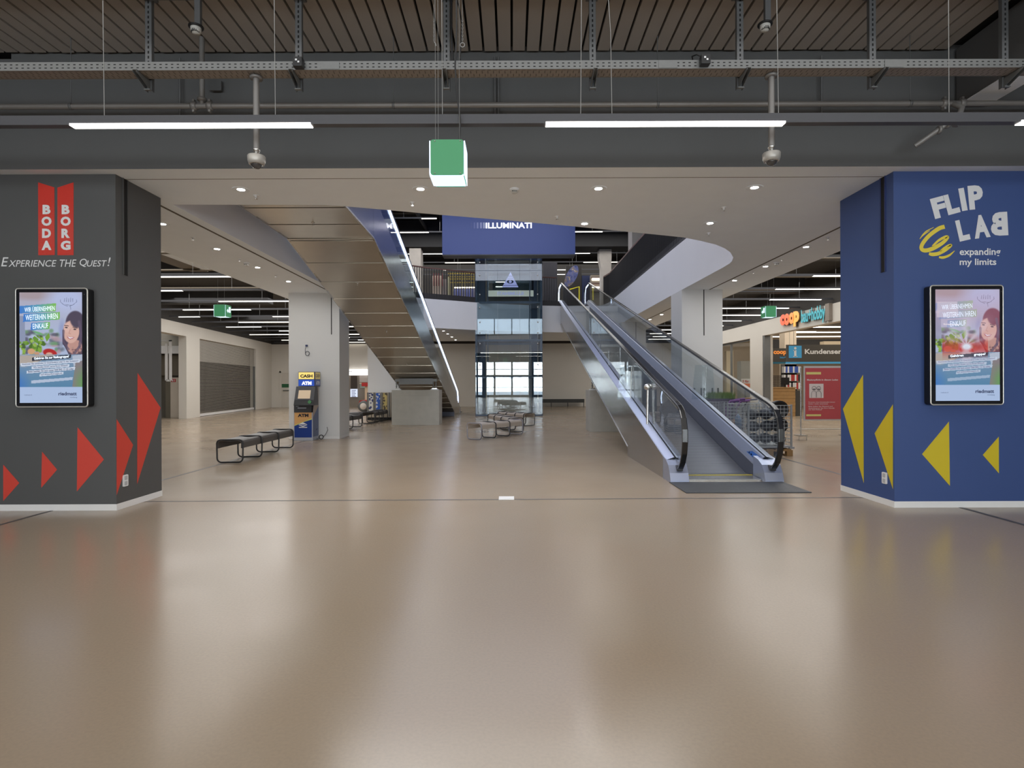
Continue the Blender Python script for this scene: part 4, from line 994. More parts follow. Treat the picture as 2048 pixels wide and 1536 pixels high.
mb = MB(); add_text(mb, 'ILLUMINATI', ((x0 + x1) / 2, YV + .475, (zs0 + zs1) / 2), XP, ZP, 1.25, .16, 0, bold=.05, mirror=True); mb.build('lettering', mat('pale_lilac', (168, 168, 200), .5, emit=.6), cb)
# reflection of a triangle-and-eye logo, put on the cab as a glowing decal
def P_(px, py, y=YV + .49): return on_y(px, py, y)
mb = MB(); A, Bq, Cq = P_(1021, 544), P_(1004, 574.5), P_(1037, 574.5)
mb.add([A, Bq, Cq], [(0, 1, 2)], 0)
for t0, t1 in ((.25, .3), (.38, .43), (.5, .54), (.86, .9)):
    L0 = Vector(A).lerp(Vector(Bq), t0); R0 = Vector(A).lerp(Vector(Cq), t0); L1 = Vector(A).lerp(Vector(Bq), t1); R1 = Vector(A).lerp(Vector(Cq), t1); dv = Vector((0, -.003, 0))
    mb.add([L0 + dv, R0 + dv, R1 + dv, L1 + dv], [(0, 1, 2, 3)], 1)
c = P_(1020.5, 563.5); mb.add([(c[0] + .16 * math.cos(t), c[1] - .005, c[2] + .09 * math.sin(t)) for t in [k * PI / 10 for k in range(20)]], [tuple(range(20))], 2)
mb.add([(c[0] + .07 * math.cos(t), c[1] - .008, c[2] + .07 * math.sin(t)) for t in [k * PI / 8 for k in range(16)]], [tuple(range(16))], 0)
mb.build('emblem_reflection', [mat('emblem_lilac', (160, 160, 205), .5, emit=.8), mat('emblem_dark', (92, 92, 140), .5, emit=.5), mat('emblem_navy', (44, 54, 92), .5)], cb)

YBN = 26.0
bt = thing('blue_banner', 'large glowing blue banner box with white lettering hanging over the lift', 'banner', (-.1, YBN, on_y(1017, 509, YBN)[2]))
bx0 = on_y(884.5, 500, YBN)[0]; bx1 = on_y(1150.5, 500, YBN)[0]; bz = on_y(1017, 508.5, YBN)[2]
MB().box(bx0, bx1, YBN, YBN + .75, bz, 10.1).build('screen_body', mat('banner_blue', (58, 70, 118), .5, emit=.45), bt)
MB().box(bx0 - .01, bx1 + .01, YBN + .02, YBN + .76, bz - .03, bz).build('bottom_plate', mat('banner_edge', (128, 128, 126), .5), bt)
mb = MB(); text_px(mb, 'ILLUMINATI', 971.5, 445, 1063.5, 456.8, YBN - .01, bold=.028); mb.build('lettering', mat('sign_white', (240, 240, 250), .5, emit=1.0), bt)
for k, (a, w, s_) in enumerate(((966, 4, (170, 178, 215)), (960, 4, (150, 158, 205)), (953.5, 3.5, (130, 138, 190)), (947.5, 3, (104, 114, 172)), (941.5, 2.5, (84, 96, 156)))):
    p0 = on_y(a, 456.8, YBN - .01); p1 = on_y(a + w, 445, YBN - .01); MB().box(p0[0], p1[0], YBN - .012, YBN - .005, p0[2], p1[2]).build('fading_bar', mat('bar_%d' % k, tuple(int(v * .72) for v in s_), .5, emit=.6), bt)

# ------------------------------------------------------------------ upstairs
def ccol(x0, x1, y0, y1, z1, cap, lab):
    mb = MB(); mb.box(x0, x1, y0, y1, 5.36, z1 - (1.0 if cap else 0))
    if cap:
        a, b_ = x0 - cap, x1 + cap * .2
        vs = [(x0, y0, z1 - 1), (x1, y0, z1 - 1), (x1, y1, z1 - 1), (x0, y1, z1 - 1), (a, y0, z1 - .45), (b_, y0, z1 - .45), (b_, y1, z1 - .45), (a, y1, z1 - .45)]
        mb.add(vs, [(0, 1, 5, 4), (1, 2, 6, 5), (2, 3, 7, 6), (3, 0, 4, 7)]); mb.box(a, b_, y0, y1, z1 - .45, z1)
    mb.build('concrete_column', M_concw, None, lab, 'column')
ccol(-5.2, -4.72, 29.8, 30.5, 8.55, .1, 'raw concrete column upstairs behind the left gallery railing')
ccol(4.72, 5.25, 30.3, 30.9, 8.6, .1, 'raw concrete column upstairs with a stepped head, left of the tallest one')
ccol(4.95, 5.75, 23.6, 24.4, 10.0, 0, 'tallest raw concrete column upstairs beside the right gallery railing')
MB().box(-14, 14, 29.8, 31.0, 8.62, 10.0).build('ceiling_beam', M_duct2, None, 'deep dark crosswise beam under the upper ceiling', 'beam')
MB().box(-14, 14, 25.0, 25.4, 9.3, 10.0).build('ceiling_beam', M_duct2, None, 'shallow dark crosswise beam under the upper ceiling above the banner', 'beam')
for x, w in ((-7.5, 'farthest left'), (-4.4, 'above the left concrete column'), (5.9, 'farthest right')): MB().tube([(x, 25.4, 9.5), (x, 29.8, 9.5)], .09, seg=8).build('air_pipe', M_duct2, None, 'short dark air pipe under the upper ceiling, ' + w, 'pipe', group='air pipes upstairs')
MB().box(-12, 12, 27.2, 27.35, 9.6, 10.09).build('cable_duct', M_duct, None, 'brown crosswise cable duct under the upper ceiling', 'duct')
c0 = on_y(1086, 553, 30); c1 = on_y(1114.5, 525, 30); MB().box(c0[0], c1[0], 30, 30.15, 5.36, c1[2]).build('partition', mat('dark_board', (62, 60, 66), .6), None, 'dark grey partition panel upstairs right of the lift', 'partition')
for a, b_, col, lab in ((1164, 1183, (44, 54, 92), 'dark blue panel upstairs between the banner flag and the lit doorway'), (1132, 1163, (58, 54, 52), 'dark brown panel upstairs behind the banner flag')):
    p0 = on_y(a, 600, 34); p1 = on_y(b_, 532 if a == 1132 else 551, 34); MB().box(p0[0], p1[0], 34, 34.2, 5.36, p1[2]).build('partition', mat('panel_%d' % a, col, .7), None, lab, 'partition')
# lit doorway upstairs
p0 = on_y(1182, 600, 33.5); p1 = on_y(1206, 550, 33.5)
t = thing('lit_shelf', 'brightly lit display shelf upstairs beside the concrete column', 'shelf', (p0[0], 33.5, 5.36))
MB().box(p0[0], p1[0], 33.5, 34.2, 5.36, p1[2]).build('back_panel', mat('shelf_beige', (170, 160, 146), .7), t)
for py, hh in ((561, 5), (576, 4)):
    q = on_y(1184, py, 33.5); q2_ = on_y(1202, py - hh, 33.5); MB().box(q[0], q2_[0], 33.45, 33.5, q[2], q2_[2]).build('shelf_light', M_lampf, t)
for py in (555, 567, 572, 583): q = on_y(1182, py, 33.4)[2]; MB().box(p0[0], p1[0], 33.3, 33.5, q - .03, q).build('shelf_board', M_wood, t)
# teardrop flag
t = thing('feather_flag', 'tilted drop-shaped blue and gold banner flag upstairs at the travelator top', 'flag', on_y(1130, 600, 29.7))
cc = on_y(1143, 552, 29.7); mb = MB(); n = 28; ring = []
for k in range(n):
    a = 2 * PI * k / n; u = .27 * math.cos(a); v = .60 * math.sin(a); th = math.radians(-27); ring.append((cc[0] + u * math.cos(th) - v * math.sin(th), cc[2] + u * math.sin(th) + v * math.cos(th)))
mb.prism(ring, lambda a, b_, t_: (a, 29.7 + .01 * t_, b_))
mfl = mat('flag_print', (84, 96, 150), .6); ntf = mfl.node_tree; bf = ntf.nodes['Principled BSDF']
tcf = ntf.nodes.new('ShaderNodeTexCoord'); nz = ntf.nodes.new('ShaderNodeTexNoise'); nz.inputs['Scale'].default_value = 3.5; nz.inputs['Detail'].default_value = 3; nz.inputs['Distortion'].default_value = 1.5
cr = ntf.nodes.new('ShaderNodeValToRGB'); ntf.links.new(tcf.outputs['Object'], nz.inputs[0]); ntf.links.new(nz.outputs['Fac'], cr.inputs[0]); ntf.links.new(cr.outputs[0], bf.inputs['Base Color'])
cr.color_ramp.elements[0].color = lin((54, 66, 120)); cr.color_ramp.elements[0].position = .35; cr.color_ramp.elements[1].color = lin((200, 190, 180)); cr.color_ramp.elements[1].position = .68
e_ = cr.color_ramp.elements.new(.52); e_.color = lin((110, 116, 165)); e_ = cr.color_ramp.elements.new(.6); e_.color = lin((130, 110, 84))
mb.build('flag', mfl, t); MB().tube([(cc[0] - .28, 29.7, 5.36), (cc[0] - .3, 29.7, cc[2] - .5), (cc[0] - .1, 29.7, cc[2] + .1)], .012, seg=6).build('pole', M_galv, t)
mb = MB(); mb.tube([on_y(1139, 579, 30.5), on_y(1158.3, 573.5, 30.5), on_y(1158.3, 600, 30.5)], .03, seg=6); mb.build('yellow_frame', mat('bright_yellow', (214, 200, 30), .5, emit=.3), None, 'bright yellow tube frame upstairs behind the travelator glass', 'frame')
# play structure with yellow bars behind the left railing
t = thing('climbing_frame', 'dark play structure with yellow bars and blue padding upstairs behind the railing', 'play structure', (-2.6, 31, 5.36))
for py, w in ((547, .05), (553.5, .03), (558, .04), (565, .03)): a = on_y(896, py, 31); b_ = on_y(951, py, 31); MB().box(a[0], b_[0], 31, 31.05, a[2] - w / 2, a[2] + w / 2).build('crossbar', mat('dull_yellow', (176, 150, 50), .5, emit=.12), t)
for px in range(900, 952, 6): a = on_y(px, 593, 31); b_ = on_y(px, 545, 31); MB().box(a[0] - .015, a[0] + .015, 31, 31.04, a[2], b_[2]).build('upright', mat('cage_upright', (150, 140, 90), .5), t)
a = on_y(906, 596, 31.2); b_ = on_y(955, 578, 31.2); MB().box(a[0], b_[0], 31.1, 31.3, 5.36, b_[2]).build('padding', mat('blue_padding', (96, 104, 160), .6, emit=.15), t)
a = on_y(908, 576, 31); b_ = on_y(951, 574, 31); MB().box(a[0], b_[0], 31, 31.03, a[2], b_[2]).build('light_bar', M_lampf, t)
for x0_, x1_, yt, col, lab in ((865, 883, 551, (196, 178, 160), 'pale beige upright display board upstairs behind the left railing'), (885, 894, 558, (140, 128, 122), 'grey brown upright board upstairs behind the left railing'), (896, 899, 554, (206, 200, 160), 'narrow pale post upstairs beside the play structure')):
    a = on_y(x0_, 593, 29.2); b_ = on_y(x1_, yt, 29.2); MB().rbox(a[0], b_[0], 29.2, 29.26, 5.36, b_[2], .03).build('display_board', mat('board_%d' % x0_, col, .6), None, lab, 'board')
mb = MB(); a = on_y(866, 549, 29.1); 
for px in (868, 873, 878, 884): q = on_y(px, 560, 29.0); mb.box(q[0] - .03, q[0] + .03, 29.0, 29.04, q[2] - .3, q[2] + .35)
mb.build('hanging_ribbon', mat('dull_red', (130, 48, 50), .6), None, 'row of dull red ribbons hanging in front of the beige board upstairs', 'ribbons', kind='stuff')

# ------------------------------------------------------------------ benches
M_bd = mat('bench_dark', (84, 80, 77), .45, vary=.06); M_bl = mat('bench_light', (176, 164, 152), .45, vary=.05)
M_loopd = mat('loop_dark', (58, 57, 58), .35, metal=.4); M_loopg = mat('loop_grey', (128, 126, 134), .3, metal=.5)
def bench(p0, p1, label, m, loops, nseg=3, group=None, w=.46):
    A = Vector((p0[0], p0[1], 0)); Bv = Vector((p1[0], p1[1], 0)); d = (Bv - A); Ln = d.length; d.normalize(); n = Vector((d.y, -d.x, 0)); c = (A + Bv) / 2
    t = thing('bench', label, 'bench', (c.x, c.y, 0), group)
    h = w / 2; pr_ = [(-h, .29), (-h, .395), (-h + .02, .43), (-h + .06, .448), (-.08, .437), (0, .432), (.08, .437), (h - .06, .448), (h - .02, .43), (h, .395), (h, .29)]
    pi_ = [(x * .95, z - .012 if abs(x) < h - .01 else z) for x, z in pr_][::-1]; poly = pr_ + pi_
    def fn(s0, s1): return lambda a, b_, tt: tuple(A + d * (s0 + (s1 - s0) * tt) + n * a + Vector((0, 0, b_)))
    for k in range(nseg): MB().prism(poly, fn(Ln * k / nseg + .004, Ln * (k + 1) / nseg - .004), smooth=False).build('seat_segment', m, t)
    lp = []
    for cx, cz, st in ((h - .06, .39, 0), (-h + .06, .39, 1), (-h + .07, .085, 2), (h - .07, .085, 3)):
        r = .075 if cz > .2 else .08
        for k in range(5): a = (st + k / 4) * PI / 2; lp.append((cx + r * math.cos(a), cz + r * math.sin(a) * (.9 if cz > .2 else 1)))
    for k in range(nseg + 1):
        s = min(max(Ln * k / nseg, .02), Ln - .02)
        pts = [tuple(A + d * s + n * a * 1.02 + Vector((0, 0, b_ + .004 - (.012 if b_ > .2 else -.012)))) for a, b_ in lp]
        MB().tube(pts, .016, seg=8, closed=True).build('tube_loop', loops[k % len(loops)], t)
    return t
bench((-5.4, 10.98), (-5.42, 13.6), 'dark grey bench nearest the camera, at the left in front of the cash machine', M_bd, [M_loopd])
bench((-5.85, 17.9), (-5.53, 20.3), 'dark grey bench half hidden right behind the white pillar with the cash machine', M_bd, [M_loopd])
bench((-5.48, 21.9), (-5.42, 23.9), 'farthest dark grey bench on the left, before the toy machines', M_bd, [M_loopd])
bench((-6.9, 21.2), (-5.75, 21.9), 'dark grey bench set crosswise between two others on the left', M_bd, [M_loopd], nseg=2)
bench((-1.03, 15.45), (.12, 17.05), 'pale bench nearest the camera in the cluster before the lift', M_bl, [M_loopg, M_loopd, M_loopd, M_loopg])
bench((-.62, 20.2), (.12, 17.75), 'pale bench pointing back to the lift in the cluster before the lift', M_bl, [M_loopd])
bench((-.35, 21.9), (.62, 20.5), 'pale bench farthest right in the cluster before the lift', M_bl, [M_loopd])
# long black bench on the back wall
t = thing('wall_bench', 'long low black bench standing along the back wall', 'bench', (3.3, 37.8, 0))
xa, xb = on_y(1084, 800, 37.7)[0], on_y(1168, 800, 37.7)[0]
MB().box(xa - .4, xb, 37.5, 37.95, .27, .5).build('seat', mat('bench_black', (52, 52, 50), .5), t)
for px in (1102, 1135, 1167): x = on_y(px, 800, 37.7)[0]; MB().box(x - .02, x + .02, 37.55, 37.6, 0, .27).build('leg', M_black2, t)

# ------------------------------------------------------------------ cash machine by the white pillar
YA = 15.4
def AX(px, py, y=YA): return on_y(px, py, y)
ax0, ax1 = AX(588.5, 850)[0], AX(624, 850)[0]
at = thing('cash_machine', 'blue and yellow cash machine with lit ATM topper against the white pillar', 'cash machine', ((ax0 + ax1) / 2, YA, 0))
M_amb = mat('atm_blue', (20, 56, 132), .4); M_aor = mat('atm_orange', (216, 164, 104), .45); M_agr = mat('atm_grey', (62, 62, 66), .45); M_asil = mat('atm_silver', (168, 172, 182), .4)
M_asb = mat('atm_side_blue', (94, 104, 134), .45); M_aso = mat('atm_side_tan', (168, 148, 132), .45)
yb2 = YA + .47
zl0 = AX(600, 875)[2]; zl1 = AX(600, 825)[2]
MB().box(ax0 - .015, ax1 + .02, YA, yb2, 0, zl1).build('body', M_asil, at, bevel=.006)
mb = MB(); a = (ax0 + .005, zl0); w = ax1 - .005
zm0, zm1 = AX(590, 852)[2], AX(622, 839)[2]
mb.add([(ax0 + .005, YA - .003, zl0), (w, YA - .003, zl0), (w, YA - .003, zm1), (ax0 + (w - ax0) * .55, YA - .003, (zm0 + zm1) / 2 + .02), (ax0 + .005, YA - .003, zm0)], [(0, 1, 2, 3, 4)], 0)
mb.add([(ax0 + .005, YA - .003, zm0), (ax0 + (w - ax0) * .55, YA - .003, (zm0 + zm1) / 2 + .02), (w, YA - .003, zm1), (w, YA - .003, zl1), (ax0 + .005, YA - .003, zl1)], [(0, 1, 2, 3, 4)], 1)
mb.add([(ax0 + .005, YA - .004, zm0), (ax0 + (w - ax0) * .55, YA - .004, (zm0 + zm1) / 2 + .02), (w, YA - .004, zm1), (w, YA - .004, zm1 + .035), (ax0 + (w - ax0) * .55, YA - .004, (zm0 + zm1) / 2 + .035), (ax0 + .005, YA - .004, zm0 + .025)], [(0, 1, 2, 3, 4, 5)], 2)
fp = mb.build('front_graphic', [M_amb, M_aor, mat('atm_lime', (206, 206, 110), .45)], at)
mb = MB(); text_px(mb, 'ATM', 595.5, 827.5, 617, 834, YA - .006, bold=.06); mb.build('lettering', mat('ink_black', (34, 32, 46), .5), fp)
mb = MB(); q = AX(606, 850, YA - .006)   # stacked roof emblem
for k, (yt, yb_, wd) in enumerate(((844.5, 848.5, 8), (849, 851.5, 8.5))):
    z0_, z1_ = AX(606, yb_, YA - .006)[2], AX(606, yt, YA - .006)[2]; xl, xr = AX(606 - wd, 850)[0], AX(606 + wd, 850)[0]; xm = AX(606, 850)[0]
    if k == 0: mb.add([(xl, YA - .006, z0_), (xm, YA - .006, z0_ - .01), (xr, YA - .006, z0_), (xm, YA - .006, z1_)], [(0, 1, 2, 3)])
    else: mb.add([(xl, YA - .006, z1_), (xm, YA - .006, z0_), (xr, YA - .006, z1_), (xr, YA - .006, z1_ - .015), (xm, YA - .006, z0_ - .03), (xl, YA - .006, z1_ - .015)], [(0, 1, 4, 5), (1, 2, 3, 4)])
z0_ = AX(606, 855.5)[2]; mb.box(AX(598, 855)[0], AX(614.5, 855)[0], YA - .007, YA - .005, z0_, z0_ + .022); mb.build('emblem', M_white, fp)
# dispenser section and tilted fascia
zf0, zf1 = AX(600, 811)[2], AX(600, 773)[2]
MB().box(ax0, ax1 - .01, YA - .02, yb2, zl1, zf0).build('dispenser', M_agr, at)
MB().box(AX(596, 816)[0], AX(613, 816)[0], YA - .028, YA - .02, AX(600, 817)[2], AX(600, 815)[2]).build('cash_slot', M_asil, at)
MB().box(AX(592.5, 812)[0], AX(598, 812)[0], YA - .024, YA - .02, AX(600, 813)[2], AX(600, 812)[2]).build('label_strip', M_asil, at)
x0a, x1a = AX(592, 790)[0], AX(630.5, 790)[0]
yF0, yF1 = YA - .22, YA + .02       # leans out towards its foot
xl0, xr0 = on_y(587, 811, yF0)[0], on_y(626, 811, yF0)[0]; xl1, xr1 = on_y(592.5, 773, yF1)[0], on_y(630.5, 773, yF1)[0]
zz0, zz1 = on_y(600, 811, yF0)[2], on_y(600, 773, yF1)[2]
mb = MB(); mb.add([(xl0, yF0, zz0), (xr0, yF0, zz0), (xr1, yF1, zz1), (xl1, yF1, zz1), (xl0, YA + .2, zz0), (xr0, YA + .2, zz0), (xr1, YA + .2, zz1), (xl1, YA + .2, zz1)],
                  [(0, 1, 2, 3), (7, 6, 5, 4), (0, 4, 5, 1), (3, 2, 6, 7), (0, 3, 7, 4), (1, 5, 6, 2)])
fa = mb.build('fascia', M_agr, at)
def fpt(u, v, off=.004):
    a = Vector((xl0, yF0, zz0)).lerp(Vector((xr0, yF0, zz0)), u); b_ = Vector((xl1, yF1, zz1)).lerp(Vector((xr1, yF1, zz1)), u); p = a.lerp(b_, v); p.y -= off; return p
def fq(mb, u0, v0, u1, v1, m=0, off=.004): mb.add([fpt(u0, v0, off), fpt(u1, v0, off), fpt(u1, v1, off), fpt(u0, v1, off)], [(0, 1, 2, 3)], m)
mb = MB(); fq(mb, .17, .36, .80, .80, 0); mb.build('screen', mat('atm_screen', (176, 156, 130), .3, emit=.45), fa)
mb = MB(); fq(mb, .02, .02, .98, .28, 0, .012); fq(mb, .02, .28, .98, .31, 1, .02); mb.build('keypad_shelf', [M_black2, M_agr], fa)
mb = MB(); fq(mb, .1, .10, .34, .13); fq(mb, .38, .10, .66, .14); fq(mb, .45, .86, .62, .95, 1); fq(mb, .08, .93, .14, .97, 1, .005); mb.build('key_row', [M_asil, M_agr], fa)
mb = MB(); c = fpt(.82, .18, .02); mb.lathe([(.045, -.02), (.05, 0), (.03, .01), (.001, .012)], tuple(c), 0, 14, 'y'); mb.build('card_reader', mat('reader_green', (86, 140, 96), .4), fa)
# topper
tx0, tx1 = AX(596, 750)[0], AX(629, 750)[0]; tz0, tz1, tz2 = zz1 + .005, AX(600, 759)[2], AX(600, 743.5)[2]
MB().box(tx0, tx1, YA + .02, yb2, tz0, tz2).build('topper', mat('topper_navy', (52, 56, 96), .4), at, bevel=.006)
MB().box(tx0 + .015, tx1 - .02, YA + .01, YA + .02, tz1 + .01, tz2 - .015).build('cash_panel', mat('topper_yellow', (232, 208, 120), .4, emit=.55), at)
MB().box(tx0 + .01, tx1 - .015, YA + .01, YA + .02, tz0 + .01, tz1 - .005).build('atm_panel', mat('topper_blue', (44, 78, 170), .4, emit=.5), at)
mb = MB(); text_px(mb, 'CASH', 600.5, 748.8, 625, 755.4, YA + .008, bold=.05); mb.build('lettering', mat('ink_black', (34, 32, 46), .5), at)
mb = MB(); text_px(mb, 'ATM', 603.2, 762.8, 623, 769.8, YA + .008, bold=.06); mb.build('lettering', mat('sign_white', (240, 240, 250), .5, emit=1.0), at)
xs = ax1 + .021   # side face graphics
def side_quad(y0, y1, z0, z1, m, nm, X=None):
    X = X or xs; mb = MB(); mb.add([(X, y0, z0), (X, y1, z0), (X, y1, z1), (X, y0, z1)], [(0, 1, 2, 3)]); return mb.build(nm, m, at)
mb = MB(); mb.add([(xs, YA + .01, .1), (xs, yb2 - .01, .1), (xs, yb2 - .01, .92), (xs, YA + .25, .78), (xs, YA + .01, .62)], [(0, 1, 2, 3, 4)], 0)
mb.add([(xs, YA + .01, .62), (xs, YA + .25, .78), (xs, yb2 - .01, .92), (xs, yb2 - .01, tz0), (xs, YA + .2, tz0), (xs, YA + .01, zl1)], [(0, 1, 2, 3, 4, 5)], 1)
MB().box(ax1 - .02, xs - .002, YA + .2, yb2, zl1, tz0).build('body', M_asil, at)
mb.build('side_graphic', [M_asb, M_aso], at)
side_quad(YA + .06, yb2 - .02, tz1 + .01, tz2 - .015, mat('topper_side_yellow', (196, 176, 104), .4, emit=.2), 'cash_panel', tx1 + .001); side_quad(YA + .06, yb2 - .02, tz0 + .02, tz1 - .005, mat('topper_side_blue', (70, 82, 128), .4, emit=.2), 'atm_panel', tx1 + .001)
mb = MB(); YY = Vector((0, 1, 0)); add_text(mb, 'CASH', (tx1 + .003, YA + .25, (tz1 + tz2) / 2), YY, ZP, .32, .1, 0, bold=.03); add_text(mb, 'ATM', (tx1 + .003, YA + .25, (tz0 + tz1) / 2), YY, ZP, .28, .1, 1, bold=.04)
add_text(mb, 'ATM', (xs + .002, YA + .26, 1.28), YY, ZP, .3, .12, 0, bold=.03); mb.build('side_lettering', [mat('ink_grey', (110, 96, 96), .5), M_white], at)
# cable loops on the pillar and by the machine
mb = MB(); c = on_y(615, 707, 15.88)
mb.tube([(c[0] + .055 * math.cos(a) , 15.87 + .004 * math.sin(3 * a), c[2] + .06 * math.sin(a)) for a in [k * PI / 8 for k in range(17)]], .009, seg=6)
c2 = on_y(613, 691, 15.88); mb.tube([(c2[0], 15.87, c2[2]), (c2[0] - .03, 15.86, c2[2] - .1), (c[0] - .06, 15.87, c[2] + .06), (c[0] - .05, 15.87, c[2])], .006, seg=6)
mb.build('cable_coil', mat('cable_grey', (70, 72, 84), .5), None, 'coiled thin grey cable hanging on the white pillar above the cash machine', 'cable')
MB().box(c2[0] - .02, c2[0] + .03, 15.85, 15.9, c2[2] - .03, c2[2] + .02).build('cable_plug', mat('plug_blue', (40, 48, 90), .5), None, 'small dark blue plug on the white pillar above the coiled cable', 'plug')
mb = MB(); c = on_y(642, 872, 15.7); c3 = on_y(654, 854, 15.88)
mb.tube([(c[0] + .055 * math.cos(a), 15.72, .07 + .055 * math.sin(a)) for a in [k * PI / 8 for k in range(17)]], .012, seg=6)
mb.tube([(c3[0], 15.88, c3[2]), (c3[0] + .03, 15.85, c3[2] - .08), (c3[0] - .02, 15.82, c3[2] - .2), (c[0] + .06, 15.74, .08)], .007, seg=6)
mb.tube([(c[0] - .06, 15.72, .03), (c[0] - .2, 15.6, .03), (ax1 + .03, 15.7, .3)], .007, seg=6)
mb.build('power_cable', M_black2, None, 'black power cable looped on the floor right of the cash machine', 'cable')

# ------------------------------------------------------------------ left hall shop fronts
# glazed opening with white hanging frame and metal cupboard
def LW(y, off): return lwx(y) + off
sh = struct('wall_shop_left', MB().box(-20.5, -20.4, 19, 36, 0, 5.3).box(-20.5, -15.0, 26.9, 27.0, 0, 5.3), mat('shop_back_grey', (150, 144, 132), .8))
struct('trim_3', MB().box(-17.4, -15.1, 26.6, 26.9, 1.95, 2.9), mat('brown_lintel', (104, 96, 82), .7))
struct('trim_4', MB().box(-17.4, -15.0, 26.3, 26.9, 2.95, 3.3), M_base)
t = thing('metal_cupboard', 'tall pale two-door metal cupboard inside the far left opening', 'cupboard', (-15.6, 26.2, 0))
c0, c1 = on_y(341, 800, 26.2)[0], on_y(375.5, 800, 26.2)[0]; ct_ = on_y(350, 755, 26.2)[2]
MB().box(c0, c1, 26.2, 26.65, 0, ct_).build('body', mat('cupboard_beige', (196, 186, 172), .5), t)
for k in (0, 1):
    xm = (c0 + c1) / 2 + .05; a, b_ = (c0 + .01, xm - .004) if k == 0 else (xm + .004, c1 - .01)
    d = MB().box(a, b_, 26.18, 26.2, .04, ct_ - .02).build('door', mat('cupboard_beige', (196, 186, 172), .5), t)
    if k: q = on_y(362, 796, 26.17); MB().box(q[0] - .015, q[0] + .015, 26.15, 26.18, q[2] - .05, q[2] + .05).build('handle', M_black2, d)
    else:
        q = on_y(347, 761, 26.17); mb = MB(); mb.box(q[0] - .1, q[0] + .1, 26.17, 26.18, q[2] - .07, q[2] + .07, 0); mb.box(q[0] - .06, q[0] - .01, 26.165, 26.17, q[2] - .05, q[2] + .04, 1); mb.box(q[0] + .04, q[0] + .06, 26.165, 26.17, q[2] - .05, q[2] + .05, 1); mb.build('fire_sign', [mat('sign_red', (180, 44, 44), .5), M_white], d)
mb = MB(); z0 = on_y(333, 761, 25.6)[2]; z1 = on_y(333, 687, 25.6)[2]; xa, xb = on_y(332, 700, 25.6)[0], on_y(340, 700, 25.6)[0]
mb.box(xa - .05, xa + .05, 25.6, 25.66, z0, z1); mb.box(xb - .05, xb + .05, 25.6, 25.66, z0, z1 + .15); mb.box(xa, xb, 25.6, 25.66, z0 - .04, z0 + .04); mb.box(xa - .4, xb + .05, 25.6, 25.66, z1 + .1, z1 + .16)
mb.build('pipe_frame', M_base, None, 'white hanging pipe frame inside the far left opening', 'frame')
MB().box(-16.9, -16.3, 25.9, 26.5, 0, 2.15).build('dark_column', M_black2, None, 'black cabinet standing left of the pale metal cupboard', 'cabinet')
MB().box(on_y(331, 800, 26.4)[0], on_y(341, 800, 26.4)[0], 26.4, 26.6, 0, 1.65).build('partition', mat('olive_panel', (120, 114, 100), .6), None, 'olive grey panel between the black cabinet and the metal cupboard', 'panel')
# jamb, shutter
mb = MB()
y0, y1 = 27.05, 35.1
def lq(mb, ya, yb_, z0, z1, off, m=0): mb.add([(LW(ya, off), ya, z0), (LW(yb_, off), yb_, z0), (LW(yb_, off), yb_, z1), (LW(ya, off), ya, z1)], [(0, 1, 2, 3)], m)
t = thing('rolling_grille', 'closed perforated steel rolling grille across the wide shop opening at the left', 'grille', (LW(31, 0), 31, 0))
mb = MB(); lq(mb, y0, y1, .12, 2.62, -.12); g_ = mb.build('mesh_curtain', M_grille, t)
mb = MB(); lq(mb, y0, y1, 2.62, 3.68, -.10); mb.build('upper_mesh', M_grille2, t)
mb = MB(); lwall(mb, y0, y1, .02, .13, .06, 0, -.09); mb.build('bottom_rail', M_base, t)
mb = MB(); lwall(mb, y1 - .1, y1, 0, 2.62, .1, 0, -.05); mb.build('guide_rail', M_galv, t)
struct('wall_shop_left', MB().box(-17.9, -17.8, 27.0, 36, 0, 5.3).box(-17.8, -15.95, 35.9, 36.0, 0, 5.3), mat('shop_dark', (58, 54, 50), .8))
# side door in the back wall with an exit sticker and push bar
t = struct('door_1', MB().box(-15.35, -14.2, YB - .03, YB, 0, 2.3), mat('door_cream', (206, 199, 188), .6))
struct('door_frame', MB().box(-15.45, -15.35, YB - .05, YB, 0, 2.4).box(-15.45, -14.1, YB - .05, YB, 2.3, 2.4), M_wall, t)
q = on_y(569, 771.5, YB - .04); MB().box(-15.3, -14.6, YB - .045, YB - .03, q[2] - .12, q[2] + .12).build('exit_sticker', mat('sticker_green', (36, 96, 60), .5), t)
q = on_y(569, 781, YB - .06); MB().tube([(-15.2, YB - .09, q[2]), (-14.3, YB - .09, q[2])], .03, seg=8).build('push_bar', M_galv, t)
